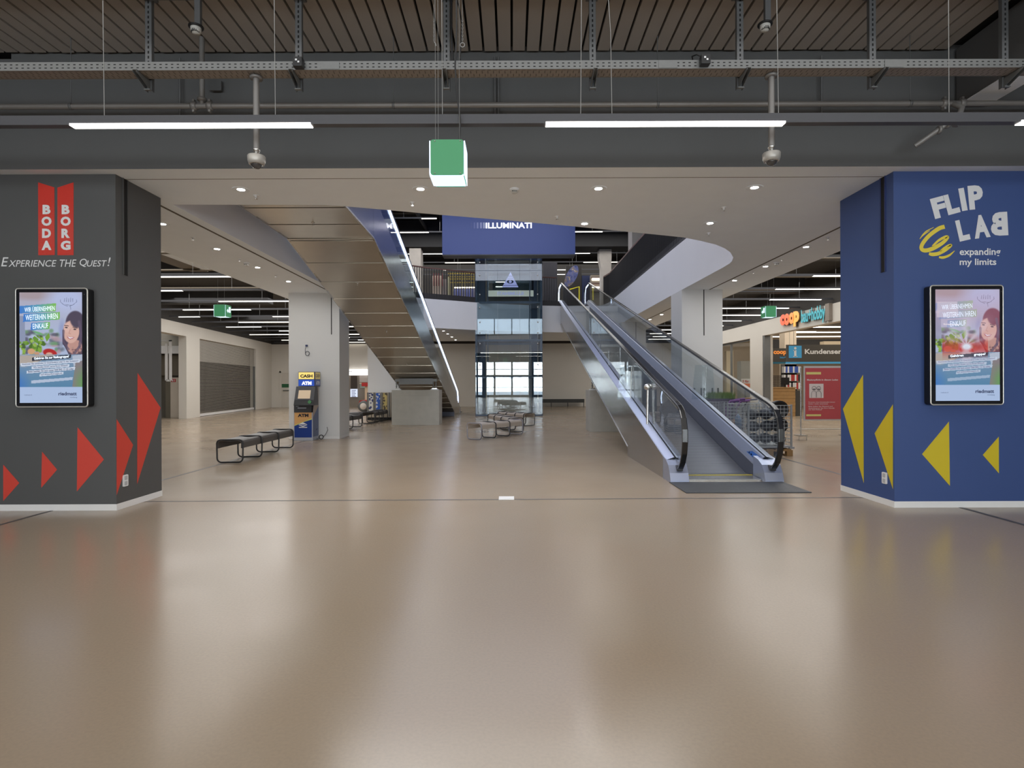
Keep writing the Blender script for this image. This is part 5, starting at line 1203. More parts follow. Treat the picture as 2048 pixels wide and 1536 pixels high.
# small shop front on the back wall
t = thing('jewellery_shop', 'small grey-brown shop front under a white lit sign on the back wall', 'shop front', (-10.2, YB - .1, 0))
sx0, sx1 = on_y(697, 780, YB - .1)[0], on_y(760, 780, YB - .1)[0]; sz = on_y(700, 750.5, YB - .1)[2]
MB().box(sx0, sx1, YB - .1, YB - .0, 0, sz).build('surround', mat('taupe', (132, 122, 110), .6), t)
z1 = on_y(700, 739, YB - .12)[2]; sg = MB().box(sx0 - .05, sx1, YB - .2, YB - .02, sz, z1).build('sign_box', mat('sign_box_white', (250, 250, 250), .5, emit=1.3), t)
mb = MB(); text_px(mb, 'my', 697.8, 741.5, 704, 745, YB - .22, bold=.03); text_px(mb, 'STORY', 705, 741, 720, 744.8, YB - .22, bold=.0); mb.build('lettering', mat('ink_grey2', (60, 60, 64), .5), sg)
for a, b_, y0_, y1_, col, nm in ((701.5, 714, 751.5, 777, (58, 46, 36), 'door_glass'), (719, 735, 751.5, 764, (196, 186, 180), 'display'), (720, 735, 768, 776, (150, 168, 160), 'display'), (719, 735, 765, 768, (212, 200, 176), 'shelf')):
    p0_ = on_y(a, y1_, YB - .13); p1_ = on_y(b_, y0_, YB - .13); MB().box(p0_[0], p1_[0], YB - .13, YB - .1, p0_[2], p1_[2]).build(nm, mat('disp_%d' % int(a * y0_), col, .4), t)
p0_ = on_y(701, 794, YB - .3); p1_ = on_y(715, 778, YB - .3); t2 = MB().box(p0_[0], p1_[0], YB - .32, YB - .28, p0_[2], p1_[2]).build('notice_screen', mat('notice_glow', (190, 200, 220), .4, emit=.8), t)
mb = MB()
for k in range(5): z = p1_[2] - .12 - k * .1; mb.box(p0_[0] + .08, p1_[0] - .1 - .05 * (k % 2), YB - .325, YB - .32, z, z + .04)
mb.build('text_line', mat('ink_soft', (110, 110, 150), .5), t2)
# red ride-on with a wheel
t = thing('kiddie_ride', 'red coin-operated ride-on car with a grey wheel by the shop front', 'ride', (-8.2, 31.5, 0))
xa, xb = on_y(716, 810, 31.5)[0], on_y(741, 810, 31.5)[0]
zt = on_y(720, 800, 31.5)[2]
mb = MB(); mb.prism([(xa + .05, .35), (xb, .35), (xb, zt), (xa + .1, zt - .02), (xa, zt - .25)], lambda a, b_, q: (a, 31.5 + .9 * q, b_)); mb.build('body', mat('toy_red', (180, 34, 30), .3), t, bevel=.03)
mb = MB(); c = on_y(727, 815, 31.45); mb.lathe([(.001, -.06), (.2, -.06), (.3, -.03), (.31, .1)], (c[0], 31.45, .31), 0, 24, 'y'); w_ = mb.build('wheel', mat('tyre_grey', (96, 98, 98), .6), t)
mb = MB(); mb.lathe([(.001, -.08), (.17, -.075), (.18, -.06)], (c[0], 31.45, .31), 0, 20, 'y'); mb.build('hub', mat('hub_cream', (216, 206, 196), .5), w_)
MB().box(xa + .35, xb, 31.6, 32.2, zt, zt + .75).build('cabin', mat('cabin_cream', (214, 190, 160), .5), t)
MB().box(xa + .2, xb, 31.5, 32.3, zt + .75, zt + .95).build('roof', mat('toy_red', (180, 34, 30), .3), t)
MB().box(xa + .1, xb, 31.7, 32.2, .0, .3).build('base', M_galvd, t)
# column vending machines in front of the farther pillar
t = thing('toy_vending_machine', 'beige toy vending machine with three printed columns before the far white pillar', 'vending machine', (-5.6, 24.2, 0))
vx0, vx1 = on_y(734, 810, 24.15)[0], on_y(782, 810, 24.15)[0]; vz = on_y(750, 785, 24.15)[2]
MB().box(vx0, vx1, 24.15, 24.5, .12, vz).build('cabinet', mat('vend_beige', (184, 172, 152), .5), t)
MB().box(vx0, vx1, 24.2, 24.5, 0, .12).build('plinth', M_black2, t)
for a, b_, c1_, c2_ in ((737.5, 746, (216, 214, 206), (56, 62, 110)), (752, 760, (40, 90, 180), (214, 214, 216)), (766, 774, (196, 176, 110), (88, 76, 58))):
    m_ = bpy.data.materials.new('sticker_print'); m_.use_nodes = True; nt_ = m_.node_tree; b2 = nt_.nodes['Principled BSDF']; tc_ = nt_.nodes.new('ShaderNodeTexCoord'); vo = nt_.nodes.new('ShaderNodeTexVoronoi'); vo.inputs['Scale'].default_value = 9
    cr_ = nt_.nodes.new('ShaderNodeValToRGB'); nt_.links.new(tc_.outputs['Object'], vo.inputs[0]); nt_.links.new(vo.outputs['Distance'], cr_.inputs[0]); nt_.links.new(cr_.outputs[0], b2.inputs['Base Color'])
    cr_.color_ramp.interpolation = 'CONSTANT'; cr_.color_ramp.elements[0].color = lin(c2_); cr_.color_ramp.elements[1].color = lin(c1_); cr_.color_ramp.elements[1].position = .42
    p0_ = on_y(a, 822, 24.12); p1_ = on_y(b_, 786, 24.12); MB().box(p0_[0], p1_[0], 24.12, 24.15, p0_[2], p1_[2]).build('printed_column', m_, t)
for a in (735, 748.5, 763, 778): x = on_y(a, 800, 24.1)[0]; MB().box(x - .02, x + .02, 24.1, 24.15, .15, vz).build('column_post', M_galv, t)

# ------------------------------------------------------------------ right hall: fascia lettering, shop interior
def on_w(px, py, X=XW): return on_x(px, py, X)
t = thing('fascia_sign', 'orange and turquoise raised shop lettering reading coop bau+hobby on the right fascia', 'sign', on_w(1610, 650, XW - .05))
YN = Vector((0, -1, 0))
for s_, x0_, x1_, ya, yb_, ya1, yb1, col, b_ in (('c', 1561.5, 1571, 629, 651, 0, 0, (226, 92, 58), .07), ('o', 1569.5, 1580.5, 627, 650.5, 0, 0, (230, 104, 60), .07), ('o', 1579, 1590, 625, 648, 0, 0, (232, 140, 66), .07), ('p', 1588, 1600, 622, 652.5, 0, 0, (234, 168, 76), .07),
                                              ('bau+hobby', 1603.5, 1652, 615, 645, 0, 0, (56, 160, 172), .03)):
    pa = on_w(x0_, (ya + yb_) / 2, XW - .08); pb = on_w(x1_, (ya + yb_) / 2, XW - .08)
    if s_ == 'bau+hobby': hh = .62; cz = on_w(1628, 631.5, XW - .08)[2]
    else: ztop_ = on_w((x0_ + x1_) / 2, ya, XW - .08)[2]; zbo = on_w((x0_ + x1_) / 2, yb_, XW - .08)[2]; hh = ztop_ - zbo; cz = (ztop_ + zbo) / 2
    cy = (pa[1] + pb[1]) / 2; ww = abs(pa[1] - pb[1]); m_ = mat('letter_%s_%d' % (s_[:1], int(x0_)), col, .4, emit=.5)
    mb = MB(); add_text(mb, s_, (XW - .11, cy, cz), YN, ZP, ww, hh, 0, bold=b_); n0 = len(mb.v); 
    add_text(mb, s_, (XW - .01, cy, cz), YN, ZP, ww, hh, 1, bold=b_); add_text(mb, s_, (XW - .06, cy, cz), YN, ZP, ww * 1.0, hh, 1, bold=b_)
    mb.build('letter', [m_, mat('letter_return', (96, 92, 88), .6)], t)
p0_ = on_w(1657, 631); MB().box(XW - .12, XW, p0_[1] - .25, p0_[1], 3.62, 4.2).build('end_block', M_galvd, t)
# frames of the openings
t = struct('window_2', MB().box(XW + .14, XW + .15, 26.25, 36.3, .05, 3.5), G_shop)
mb = MB()
for y in (26.3, 28.8, 31.3, 33.8): mb.box(XW + .1, XW + .2, y - .03, y + .03, 0, 3.53)
mb.box(XW + .1, XW + .2, 26.2, 36.4, 3.45, 3.53); struct('window_frame', mb, M_galv, t)
t = struct('trim_5', MB().box(XW + .02, XW + .28, 24.75, 24.9, 0, 3.55), M_galv)
# shop shell
struct('wall_shop_right', MB().box(24.5, 24.6, 12, 38.2, 0, 5.3).box(XW + .3, 24.5, 37.6, 37.7, 0, 5.3).box(XW + .3, 25, 11.9, 12, 0, 5.3), mat('shop_cream', (206, 190, 170), .8))
struct('ceiling', MB().box(XW + .3, 24.5, 12, 37.7, 5.0, 5.1), mat('shop_ceiling', (120, 110, 98), .8))
MB().box(14.0, 14.6, 29.5, 30.1, 0, 5.0).build('shop_column', mat('column_cream', (214, 200, 182), .7), None, 'cream square column inside the shop behind the hanging signs', 'column')
for i, (x0_, x1_, y, z) in enumerate(((12.5, 17.5, 28, 4.2), (13, 20, 31.5, 4.25), (13.5, 23, 35, 4.3), (16, 22, 27, 4.3), (12, 18, 34, 4.5))):
    MB().box(x0_, x1_, y, y + .08, z, z + .05).build('tube_lamp', mat('shop_lamp', (255, 246, 228), .5, emit=4.0), None, 'warm white tube lamp over the shop inside the right opening, %s from the front' % ords[[1, 2, 4, 0, 3][i]], 'light', group='tube lamps in the shop')
MB().box(15.0, 20.5, 33, 34, 3.0, 4.0).build('air_unit', M_duct2, None, 'dark air handling unit hung inside the shop above the signs', 'duct')
MB().box(16.5, 23, 30.4, 30.8, 3.3, 3.7).build('cream_duct', mat('duct_cream', (186, 170, 146), .6), None, 'cream rectangular duct hung inside the shop', 'duct')
mb = MB(); mb.tube([(13.5, 26.5, 4.4), (13.5, 37, 4.4)], .05, seg=8); mb.build('shop_pipe', M_galv, None, 'grey pipe running lengthwise under the shop ceiling', 'pipe')
# hanging signs
M_sg = mat('sign_charcoal', (72, 68, 62), .5); M_sb = mat('sign_blue', (62, 146, 190), .5, emit=.15)
ySg = 23.4
p0_ = on_y(1574.5, 724, ySg); p1_ = on_y(1700, 689, ySg)
t = thing('hanging_sign', 'charcoal hanging sign with a white i on blue and the word Kundenservice', 'sign', (12.8, ySg, p0_[2]))
MB().box(p0_[0], 15.2, ySg, ySg + .12, p0_[2], p1_[2]).build('board', M_sg, t)
zb0 = on_y(1600, 727.5, ySg)[2]; MB().box(p0_[0], 15.2, ySg - .02, ySg + .14, zb0, p0_[2]).build('blue_edge', M_sb, t)
a = on_y(1577.5, 716, ySg); b_ = on_y(1603, 691.5, ySg); MB().box(a[0], b_[0], ySg - .01, ySg, a[2], b_[2]).build('info_square', M_sb, t)
cx, cz = (a[0] + b_[0]) / 2, (a[2] + b_[2]) / 2; hh = b_[2] - a[2]
mb = MB(); mb.lathe([(.001, -.002), (.052, 0)], (cx, ySg - .014, cz + hh * .3), 0, 16, 'y'); mb.box(cx - .045, cx + .045, ySg - .014, ySg - .01, cz - hh * .38, cz + hh * .14); mb.box(cx - .08, cx, ySg - .014, ySg - .01, cz + hh * .09, cz + hh * .14); mb.box(cx - .085, cx + .085, ySg - .014, ySg - .01, cz - hh * .4, cz - hh * .35)
mb.build('letter_i', M_white, t)
mb = MB(); l0, l1 = on_y(1609.5, 708, ySg)[0], on_y(1709, 708, ySg)[0]; zc0, zc1 = on_y(1650, 708, ySg)[2], on_y(1650, 698, ySg)[2]
add_text(mb, 'Kundenservice', ((l0 + l1) / 2 , ySg - .008, (zc0 + zc1) / 2), XP, ZP, l1 - l0, zc1 - zc0, 0, bold=.03); mb.build('lettering', M_white, t)
for x in (p0_[0] + .3, 14.2): MB().tube([(x, ySg + .06, p1_[2]), (x, ySg + .06, 5.0)], .008, seg=5).build('suspension_wire', M_wire, t)
yS2 = 25.2; p0_ = on_y(1541.5, 724, yS2); p1_ = on_y(1600, 696.5, yS2)
t = thing('hanging_sign', 'smaller charcoal hanging sign with orange coop letters left of the service sign', 'sign', (12, yS2, p0_[2]))
MB().box(p0_[0], p1_[0], yS2, yS2 + .12, p0_[2], p1_[2]).build('board', M_sg, t); zb0 = on_y(1560, 727.5, yS2)[2]; MB().box(p0_[0], p1_[0], yS2 - .02, yS2 + .14, zb0, p0_[2]).build('blue_edge', mat('sign_petrol', (34, 104, 128), .5), t)
mb = MB(); text_px(mb, 'coop', 1547, 701.5, 1573, 711, yS2 - .01, bold=.05); mb.build('lettering', mat('coop_orange', (232, 140, 60), .5, emit=.3), t)
mb = MB(); text_px(mb, 'bau+', 1560, 712.5, 1571.5, 716.5, yS2 - .01, bold=.02); mb.build('lettering', M_sb, t)
MB().tube([(12.2, yS2 + .06, p1_[2]), (12.2, yS2 + .06, 5.0)], .008, seg=5).build('suspension_wire', M_wire, t)
# counter and shelves
yCt = 26.0; p0_ = on_y(1540.5, 832, yCt); p1_ = on_y(1590.5, 776, yCt)
M_wd = mat('counter_wood', (178, 140, 92), .5, vary=.18, scale=8)
t = thing('service_counter', 'light wooden service counter inside the right-hand shop', 'counter', ((p0_[0] + p1_[0]) / 2, yCt, 0))
n = 8; zt = p1_[2]
for k in range(n): MB().box(p0_[0], p1_[0], yCt - .012 * (k % 2), yCt + .6, zt * k / n + .003, zt * (k + 1) / n - .003).build('plank', M_wd, t)
MB().box(p0_[0] - .03, p1_[0] + .03, yCt - .04, yCt + .64, zt, zt + .04).build('worktop', M_wd, t)
MB().box(p1_[0] + .05, p1_[0] + .35, yCt + .1, yCt + .5, 0, 1.15).build('grey_cabinet', mat('cab_grey', (70, 68, 66), .6), None, 'dark grey cabinet right of the wooden counter', 'cabinet')
t = thing('monitor', 'black monitor standing on the wooden counter', 'monitor', (12.5, yCt + .2, zt + .04)); q = on_y(1570, 772, yCt + .2); MB().box(q[0] - .16, q[0] + .2, yCt + .2, yCt + .24, zt + .14, zt + .48).build('screen', M_black2, t); MB().box(q[0] - .03, q[0] + .05, yCt + .2, yCt + .26, zt + .04, zt + .16).build('stand', M_black2, t)
yBs = 29.2; q0 = on_y(1568, 775, yBs); q1_ = on_y(1600, 728, yBs)
t = thing('binder_shelf', 'tall grey shelf of ring binders behind the counter', 'shelf', ((q0[0] + q1_[0]) / 2, yBs, 0))
MB().box(q0[0], q1_[0], yBs + .3, yBs + .35, 0, q1_[2]).build('back', M_sg, t)
for py in (745.5, 762, 778): z = on_y(1580, py, yBs)[2]; MB().box(q0[0], q1_[0], yBs, yBs + .32, z - .02, z).build('shelf_board', M_galv, t)
cols = {'white ring binder': (214, 214, 216), 'blue ring binder': (52, 84, 170), 'red ring binder': (170, 52, 52), 'black ring binder': (40, 40, 46)}
rows = [('top', 745.5, ['white', 'blue', 'white', 'blue', 'blue', 'white', 'blue', 'blue', 'white']), ('middle', 762, ['white', 'black', 'white', 'white', 'red', 'red', 'white', 'red', 'black']), ('bottom', 778, ['black', 'white', 'red', 'white', 'black', 'white', 'white', 'red', 'white'])]
for rn, py, cs_ in rows:
    z = on_y(1580, py, yBs)[2]; wdt = (q1_[0] - q0[0]) / len(cs_)
    for k, c_ in enumerate(cs_):
        MB().box(q0[0] + k * wdt + .006, q0[0] + (k + 1) * wdt - .006, yBs + .0, yBs + .26, z + .002, z + .32).build('ring_binder', mat('binder_' + c_, cols[c_ + ' ring binder'], .5), None, '%s ring binder, %s from the left on the %s shelf behind the counter' % (c_, ords[k], rn), 'binder', group='ring binders behind the counter')
# baskets and goods left of the counter
yB3 = 25.7
t = thing('display_rack', 'tall narrow rack of small black and white goods left of the wooden counter', 'rack', (on_y(1535, 800, yB3)[0], yB3, 0))
MB().box(on_y(1532.5, 800, yB3)[0], on_y(1534, 800, yB3)[0], yB3, yB3 + .5, 0, 2.2).build('post', M_black2, t)
random.seed(3)
for k in range(12):
    px = 1534.5 + (k % 3) * 2.6; py = 812 - (k // 3) * 14; a = on_y(px, py, yB3); s_ = .09
    MB().box(a[0], a[0] + .055, yB3 + .02, yB3 + .2, a[2], a[2] + .2).build('boxed_item', [mat('goods_white', (206, 204, 200), .6), mat('goods_black', (44, 42, 44), .6)][(k * 7 // 3) % 2], t)
t = thing('basket_stack', 'stack of black wire baskets behind the rack at the shop entrance', 'baskets', (on_y(1548, 760, 27.6)[0], 27.6, 0))
for k in range(7):
    px0, px1 = 1536, 1561; z = on_y(1548, 775, 27.6)[2] + k * .085; a, b_ = on_y(px0, 750, 27.6)[0], on_y(px1, 750, 27.6)[0]
    mb = MB(); 
    for j in range(9): x = a + (b_ - a) * j / 8; mb.box(x - .012, x + .012, 27.6, 27.62, z, z + .06)
    mb.box(a, b_, 27.6, 27.62, z + .055, z + .07); mb.box(a, b_, 27.6, 28.0, z - .005, z); mb.build('basket', M_black2, t)
MB().box(on_y(1533, 800, 27.7)[0], on_y(1563, 800, 27.7)[0], 27.65, 28.2, 0, on_y(1548, 776, 27.6)[2]).build('stand', M_sg, t)
# things seen through the second window
MB().box(on_y(1453, 800, 34)[0], on_y(1467, 800, 34)[0], 34, 34.3, 0, 3.4).build('glazing_post', mat('glaze_bright', (226, 210, 180), .6), None, 'pale upright panel inside the shop window right of the white pillar', 'panel')
q0 = on_y(1483, 767, 28); q1_ = on_y(1500, 757.5, 28); t = thing('price_board', 'white and orange price board inside the shop window', 'board', (q0[0], 28, 0))
MB().box(q0[0], q1_[0], 28, 28.05, q0[2], q1_[2]).build('white_panel', M_white, t); a = on_y(1486, 775, 28); MB().box(a[0], q1_[0], 28, 28.05, a[2], q0[2]).build('orange_panel', mat('price_orange', (226, 110, 50), .5), t)
mb = MB(); text_px(mb, '3 für', 1485, 760, 1498, 765, 27.99, bold=.03); mb.build('lettering', mat('price_red', (190, 60, 60), .5), t); MB().box((q0[0] + q1_[0]) / 2 - .03, (q0[0] + q1_[0]) / 2 + .03, 28.05, 28.1, 0, q1_[2]).build('post', M_galv, t)
q0 = on_y(1482, 756, 29); q1_ = on_y(1500, 722, 29); MB().box(q0[0], q1_[0], 29, 29.5, 0, q1_[2]).build('goods_shelf', mat('grey_goods', (148, 146, 140), .6), None, 'grey goods shelf inside the shop window above the price board', 'shelf')
# mask notice on a rolling stand
yN = 15.1
t = thing('notice_stand', 'rolling steel stand holding a red framed mask notice beside the blue pillar', 'notice stand', (8.5, yN, 0))
xp0, xp1 = on_y(1601.5, 800, yN)[0], on_y(1692, 800, yN)[0]; ztp = on_y(1601, 733, yN)[2]
for x in (xp0, xp1):
    MB().tube([(x, yN, .13), (x, yN, ztp)], .018, seg=10).build('post', M_chrome, t)
    ft = MB().box(x - .12, x + .1, yN - .14, yN + .14, .11, .14); mb_ = ft.build('foot', M_chrome, t)
    for dx in (-.11, .09): MB().tube([(x + dx, yN - .12, .12), (x + dx, yN - .12, .0)], .01, seg=6).build('foot_leg', M_chrome, t)
MB().tube([(xp0, yN, on_y(1601, 858.5, yN)[2]), (xp1, yN, on_y(1601, 858.5, yN)[2])], .012, seg=8).build('cross_bar', M_chrome, t)
fx0, fx1 = on_y(1608.5, 800, yN)[0], on_y(1690, 800, yN)[0]; fz0, fz1 = on_y(1640, 841, yN)[2], on_y(1640, 732, yN)[2]
fr = MB().box(fx0, fx1, yN + .01, yN + .05, fz0, fz1).build('frame', mat('alu_frame', (206, 206, 206), .35, metal=.3), t)
MB().box(fx0 + .03, fx1 - .03, yN + .004, yN + .01, fz0 + .035, fz1 - .05).build('poster', mat('notice_red', (184, 78, 84), .45), fr)
def tq(mb, x0_, y0_, x1_, y1_, m=0, off=.002): a = on_y(x0_, y1_, yN + off); b_ = on_y(x1_, y0_, yN + off); mb.add([(a[0], yN + off, a[2]), (b_[0], yN + off, a[2]), (b_[0], yN + off, b_[2]), (a[0], yN + off, b_[2])], [(0, 1, 2, 3)], m)
mb = MB(); tq(mb, 1612.5, 744, 1642, 749); tq(mb, 1612.5, 828.5, 1642, 832.5); mb.build('yellow_bar', mat('notice_yellow', (216, 206, 130), .5), fr)
mb = MB(); tq(mb, 1618.5, 767.5, 1647, 796); mb.build('picture_panel', mat('notice_paper', (216, 206, 204), .5), fr)
mb = MB()
for cx_ in (1628, 1637.5):
    c = on_y(cx_, 776.5, yN); mb.tube([(c[0] + .052 * math.cos(a), yN - .001, c[2] + .052 * math.sin(a)) for a in [k * PI / 8 for k in range(16)]], .005, seg=4, closed=True)
    mb.tube([on_y(cx_ - 5, 795, yN - .001), on_y(cx_ - 5, 786, yN - .001), on_y(cx_ - 3, 782.5, yN - .001), on_y(cx_ + 3, 782.5, yN - .001), on_y(cx_ + 5, 786, yN - .001), on_y(cx_ + 5, 795, yN - .001)], .005, seg=4)
    mb.box(c[0] - .03, c[0] + .03, yN - .003, yN, c[2] - .04, c[2] - .01)
mb.build('figure_icon', mat('icon_grey', (110, 106, 110), .5), fr)
mb = MB()
text_px(mb, 'Maskenpflicht in diesem Laden', 1614, 757.8, 1676, 762.3, yN + .001, bold=.02)
for y0_, x1_, s_ in ((803, 1670, 'Personen ohne Schutzmaske können'), (806.5, 1656, 'leider nicht eintreten'), (811.5, 1665, 'Bitte halten Sie Abstand und'), (815, 1669, 'desinfizieren Sie Ihre Hände'), (818, 1644, 'vor dem Einkauf')):
    text_px(mb, s_, 1617, y0_, x1_, y0_ + 2.4, yN + .001)
mb.build('lettering', M_white, fr)

# ------------------------------------------------------------------ mesh containers beside the right travelator
def cage(x0, x1, y0, y1, z0, z1, label, nx, nz):
    t = thing('mesh_container', label, 'container', ((x0 + x1) / 2, y0, 0), 'wire mesh pallet containers')
    def panel(P, U, Vv, nu, nv):
        mb = MB(); P = Vector(P); U = Vector(U); Vv = Vector(Vv)
        for k in range(nu + 1): a = P + U * k / nu; mb.tube([a, a + Vv], .0045, seg=4, cap=False)
        for k in range(nv + 1): a = P + Vv * k / nv; mb.tube([a, a + U], .0045, seg=4, cap=False)
        mb.build('mesh_panel', M_cage, t, kind='stuff')
    panel((x0, y0, z0), (x1 - x0, 0, 0), (0, 0, z1 - z0), nx, nz); panel((x0, y1, z0), (x1 - x0, 0, 0), (0, 0, z1 - z0), nx, nz)
    panel((x0, y0, z0), (0, y1 - y0, 0), (0, 0, z1 - z0), nx + 4, nz); panel((x1, y0, z0), (0, y1 - y0, 0), (0, 0, z1 - z0), nx + 4, nz)
    for x in (x0, x1):
        for y in (y0, y1): MB().box(x - .015, x + .015, y - .015, y + .015, z0 - .02, z1 + .02).build('corner_post', M_cage, t); MB().box(x - .05, x + .05, y - .03, y + .03, z0 - .05, z0 - .01).build('foot', M_cage, t)
    MB().box(x0, x1, y0, y1, z0 - .03, z0).build('floor', M_cage, t)
    return t
M_cage = mat('cage_zinc', (178, 180, 182), .45, metal=.4)
M_wp = mat('pallet_wood', (160, 126, 84), .7, vary=.2)
def pallet(x0, x1, y0, y1, lab):
    t = thing('pallet', lab, 'pallet', ((x0 + x1) / 2, y0, 0), 'wooden pallets under the mesh containers')
    for k in range(5): a = x0 + (x1 - x0) * k / 5; MB().box(a + .01, a + (x1 - x0) / 5 - .03, y0, y1, .122, .144).build('deck_board', M_wp, t)
    for k in range(3): y = y0 + (y1 - y0 - .1) * k / 2; MB().box(x0, x1, y, y + .1, .1, .122).build('stringer_board', M_wp, t)
    for i in range(3):
        for k in range(3): x = x0 + (x1 - x0 - .12) * i / 2; y = y0 + (y1 - y0 - .1) * k / 2; MB().box(x, x + .12, y, y + .1, .022, .1).build('block', M_wp, t)
    for i in range(3): x = x0 + (x1 - x0 - .12) * i / 2; MB().box(x, x + .12, y0, y1, 0, .022).build('bottom_board', M_wp, t)
pallet(4.85, 5.76, 11.8, 13.0, 'wooden pallet under the nearer mesh container'); pallet(4.85, 5.76, 13.15, 14.35, 'wooden pallet under the farther mesh container')
cage(4.86, 5.74, 11.82, 12.98, .20, 1.04, 'zinc wire mesh container full of black bags, nearer of two by the travelator', 12, 11)
cage(4.86, 5.74, 13.17, 14.33, .20, 1.04, 'zinc wire mesh container with purple handles, farther of two by the travelator', 12, 11)
def blob(name, c, r, m, label, cat, seed, group=None):
    rnd = random.Random(seed); bm = bmesh.new(); bmesh.ops.create_icosphere(bm, subdivisions=2, radius=1)
    mb = MB(); vs = [(c[0] + v.co.x * r[0] * rnd.uniform(.86, 1.06), c[1] + v.co.y * r[1] * rnd.uniform(.86, 1.06), c[2] + v.co.z * r[2] * rnd.uniform(.86, 1.06)) for v in bm.verts]; bm.verts.ensure_lookup_table()
    fs = [[v.index for v in f.verts] for f in bm.faces]; bm.free(); mb.add(vs, fs, 0, True); return mb.build(name, m, None, label, cat, group=group)
M_bag = mat('black_bag', (46, 47, 54), .4, vary=.3, scale=9, bump=.5)
for k, (x, z, lab) in enumerate(((5.07, .34, 'lower left'), (5.35, .34, 'lower middle'), (5.6, .33, 'lower right'), (5.08, .59, 'middle left'), (5.36, .60, 'centre'), (5.07, .84, 'upper left'), (5.34, .86, 'upper middle'))):
    blob('packed_bag', (x, 12.1 + .05 * (k % 2), z), (.138, .18, .125), M_bag, 'shiny black packed bag at the %s of the nearer mesh container' % lab, 'bag', k + 11, 'black bags in the mesh container')
for k, (x, y, z, r, lab) in enumerate(((5.56, 12.0, .95, .185, 'large black round tub standing upright at the top of the nearer mesh container'), (5.6, 12.05, .62, .15, 'black round tub below the largest one in the nearer mesh container'))):
    mb = MB(); mb.lathe([(.001, -.03), (r * .72, -.02), (r * .8, -.06), (r, -.07), (r, .05), (r * .9, .16), (.001, .17)], (x, y, z), 0, 24, 'y'); mb.build('round_tub', M_black2, None, lab, 'tub')
mb = MB(); mb.tube([(5.4 + .13 * math.cos(a), 12.3, 1.06 + .12 * math.sin(a)) for a in [k * PI / 10 for k in range(11)]], .012, seg=6); mb.build('hoop_handle', M_cage, None, 'thin white hoop handle rising over the nearer mesh container', 'handle')
for k, (x, col, cn, ln) in enumerate(((4.98, (128, 74, 140), 'purple', .42), (5.12, (112, 64, 128), 'dark purple', .5), (5.3, (150, 96, 160), 'light purple', .4), (5.5, (88, 84, 96), 'grey', .46), (5.2, (90, 120, 160), 'blue', .3), (5.42, (176, 130, 90), 'tan wooden', .55))):
    mb = MB(); y = 13.45 + .1 * k; mb.tube([(x, y, .28), (x + .02, y, .9), (x + .1, y - .1, .96 + ln * .3), (x + .14 + ln * .3, y - .2, .98 + ln * .3)], .03 if k < 3 else .018, seg=7)
    mb.build('tool_handle', mat('tool_%d' % k, col, .5), None, '%s garden tool handle sticking out of the farther mesh container' % cn, 'tool')
for k, (x, y, z, col, cn) in enumerate(((4.95, 12.6, .62, (104, 130, 164), 'light blue'), (4.95, 12.85, .5, (160, 118, 84), 'brown'), (4.97, 13.5, .6, (92, 62, 104), 'purple'), (5.2, 13.6, .85, (70, 62, 82), 'dark violet'), (5.0, 14.0, .6, (84, 88, 96), 'grey'))):
    blob('garden_bag', (x, y, z), (.07 if k < 2 else .09, .12, .22), mat('gbag_%d' % k, col, .5, vary=.3, scale=10), '%s packed garden item behind the mesh side of the containers' % cn, 'bag', 40 + k)
# planter with green grass on a dark crate
t = thing('grass_planter', 'tray of short green grass on a dark crate behind the mesh containers', 'planter', (6.0, 15.0, 0))
gx0, gx1 = on_y(1417, 800, 15.0)[0], on_y(1466, 800, 15.0)[0]; gz = on_y(1440, 797, 15.0)[2]
MB().box(gx0, gx1, 14.85, 15.3, 0, gz).build('crate', mat('crate_violet', (70, 62, 84), .6), t)
rnd = random.Random(5); mb = MB()
for k in range(900):
    x = rnd.uniform(gx0, gx1); y = rnd.uniform(14.85, 15.3); h = rnd.uniform(.1, .2); dx, dy = rnd.uniform(-.03, .03), rnd.uniform(-.03, .03); mb.add([(x - .008, y, gz), (x + .008, y, gz), (x + dx, y + dy, gz + h)], [(0, 1, 2)])
mb.build('grass', mat('grass_green', (104, 128, 60), .7, vary=.3, scale=20), t, kind='stuff')
for px in (1394, 1408, 1414, 1430.5, 1442): x = on_y(px, 790, 15.2)[0]; zt_ = on_y(px, 776, 15.2)[2]; MB().box(x - .018, x + .018, 15.4, 15.43, 0, zt_).build('container_post', M_galv, t)

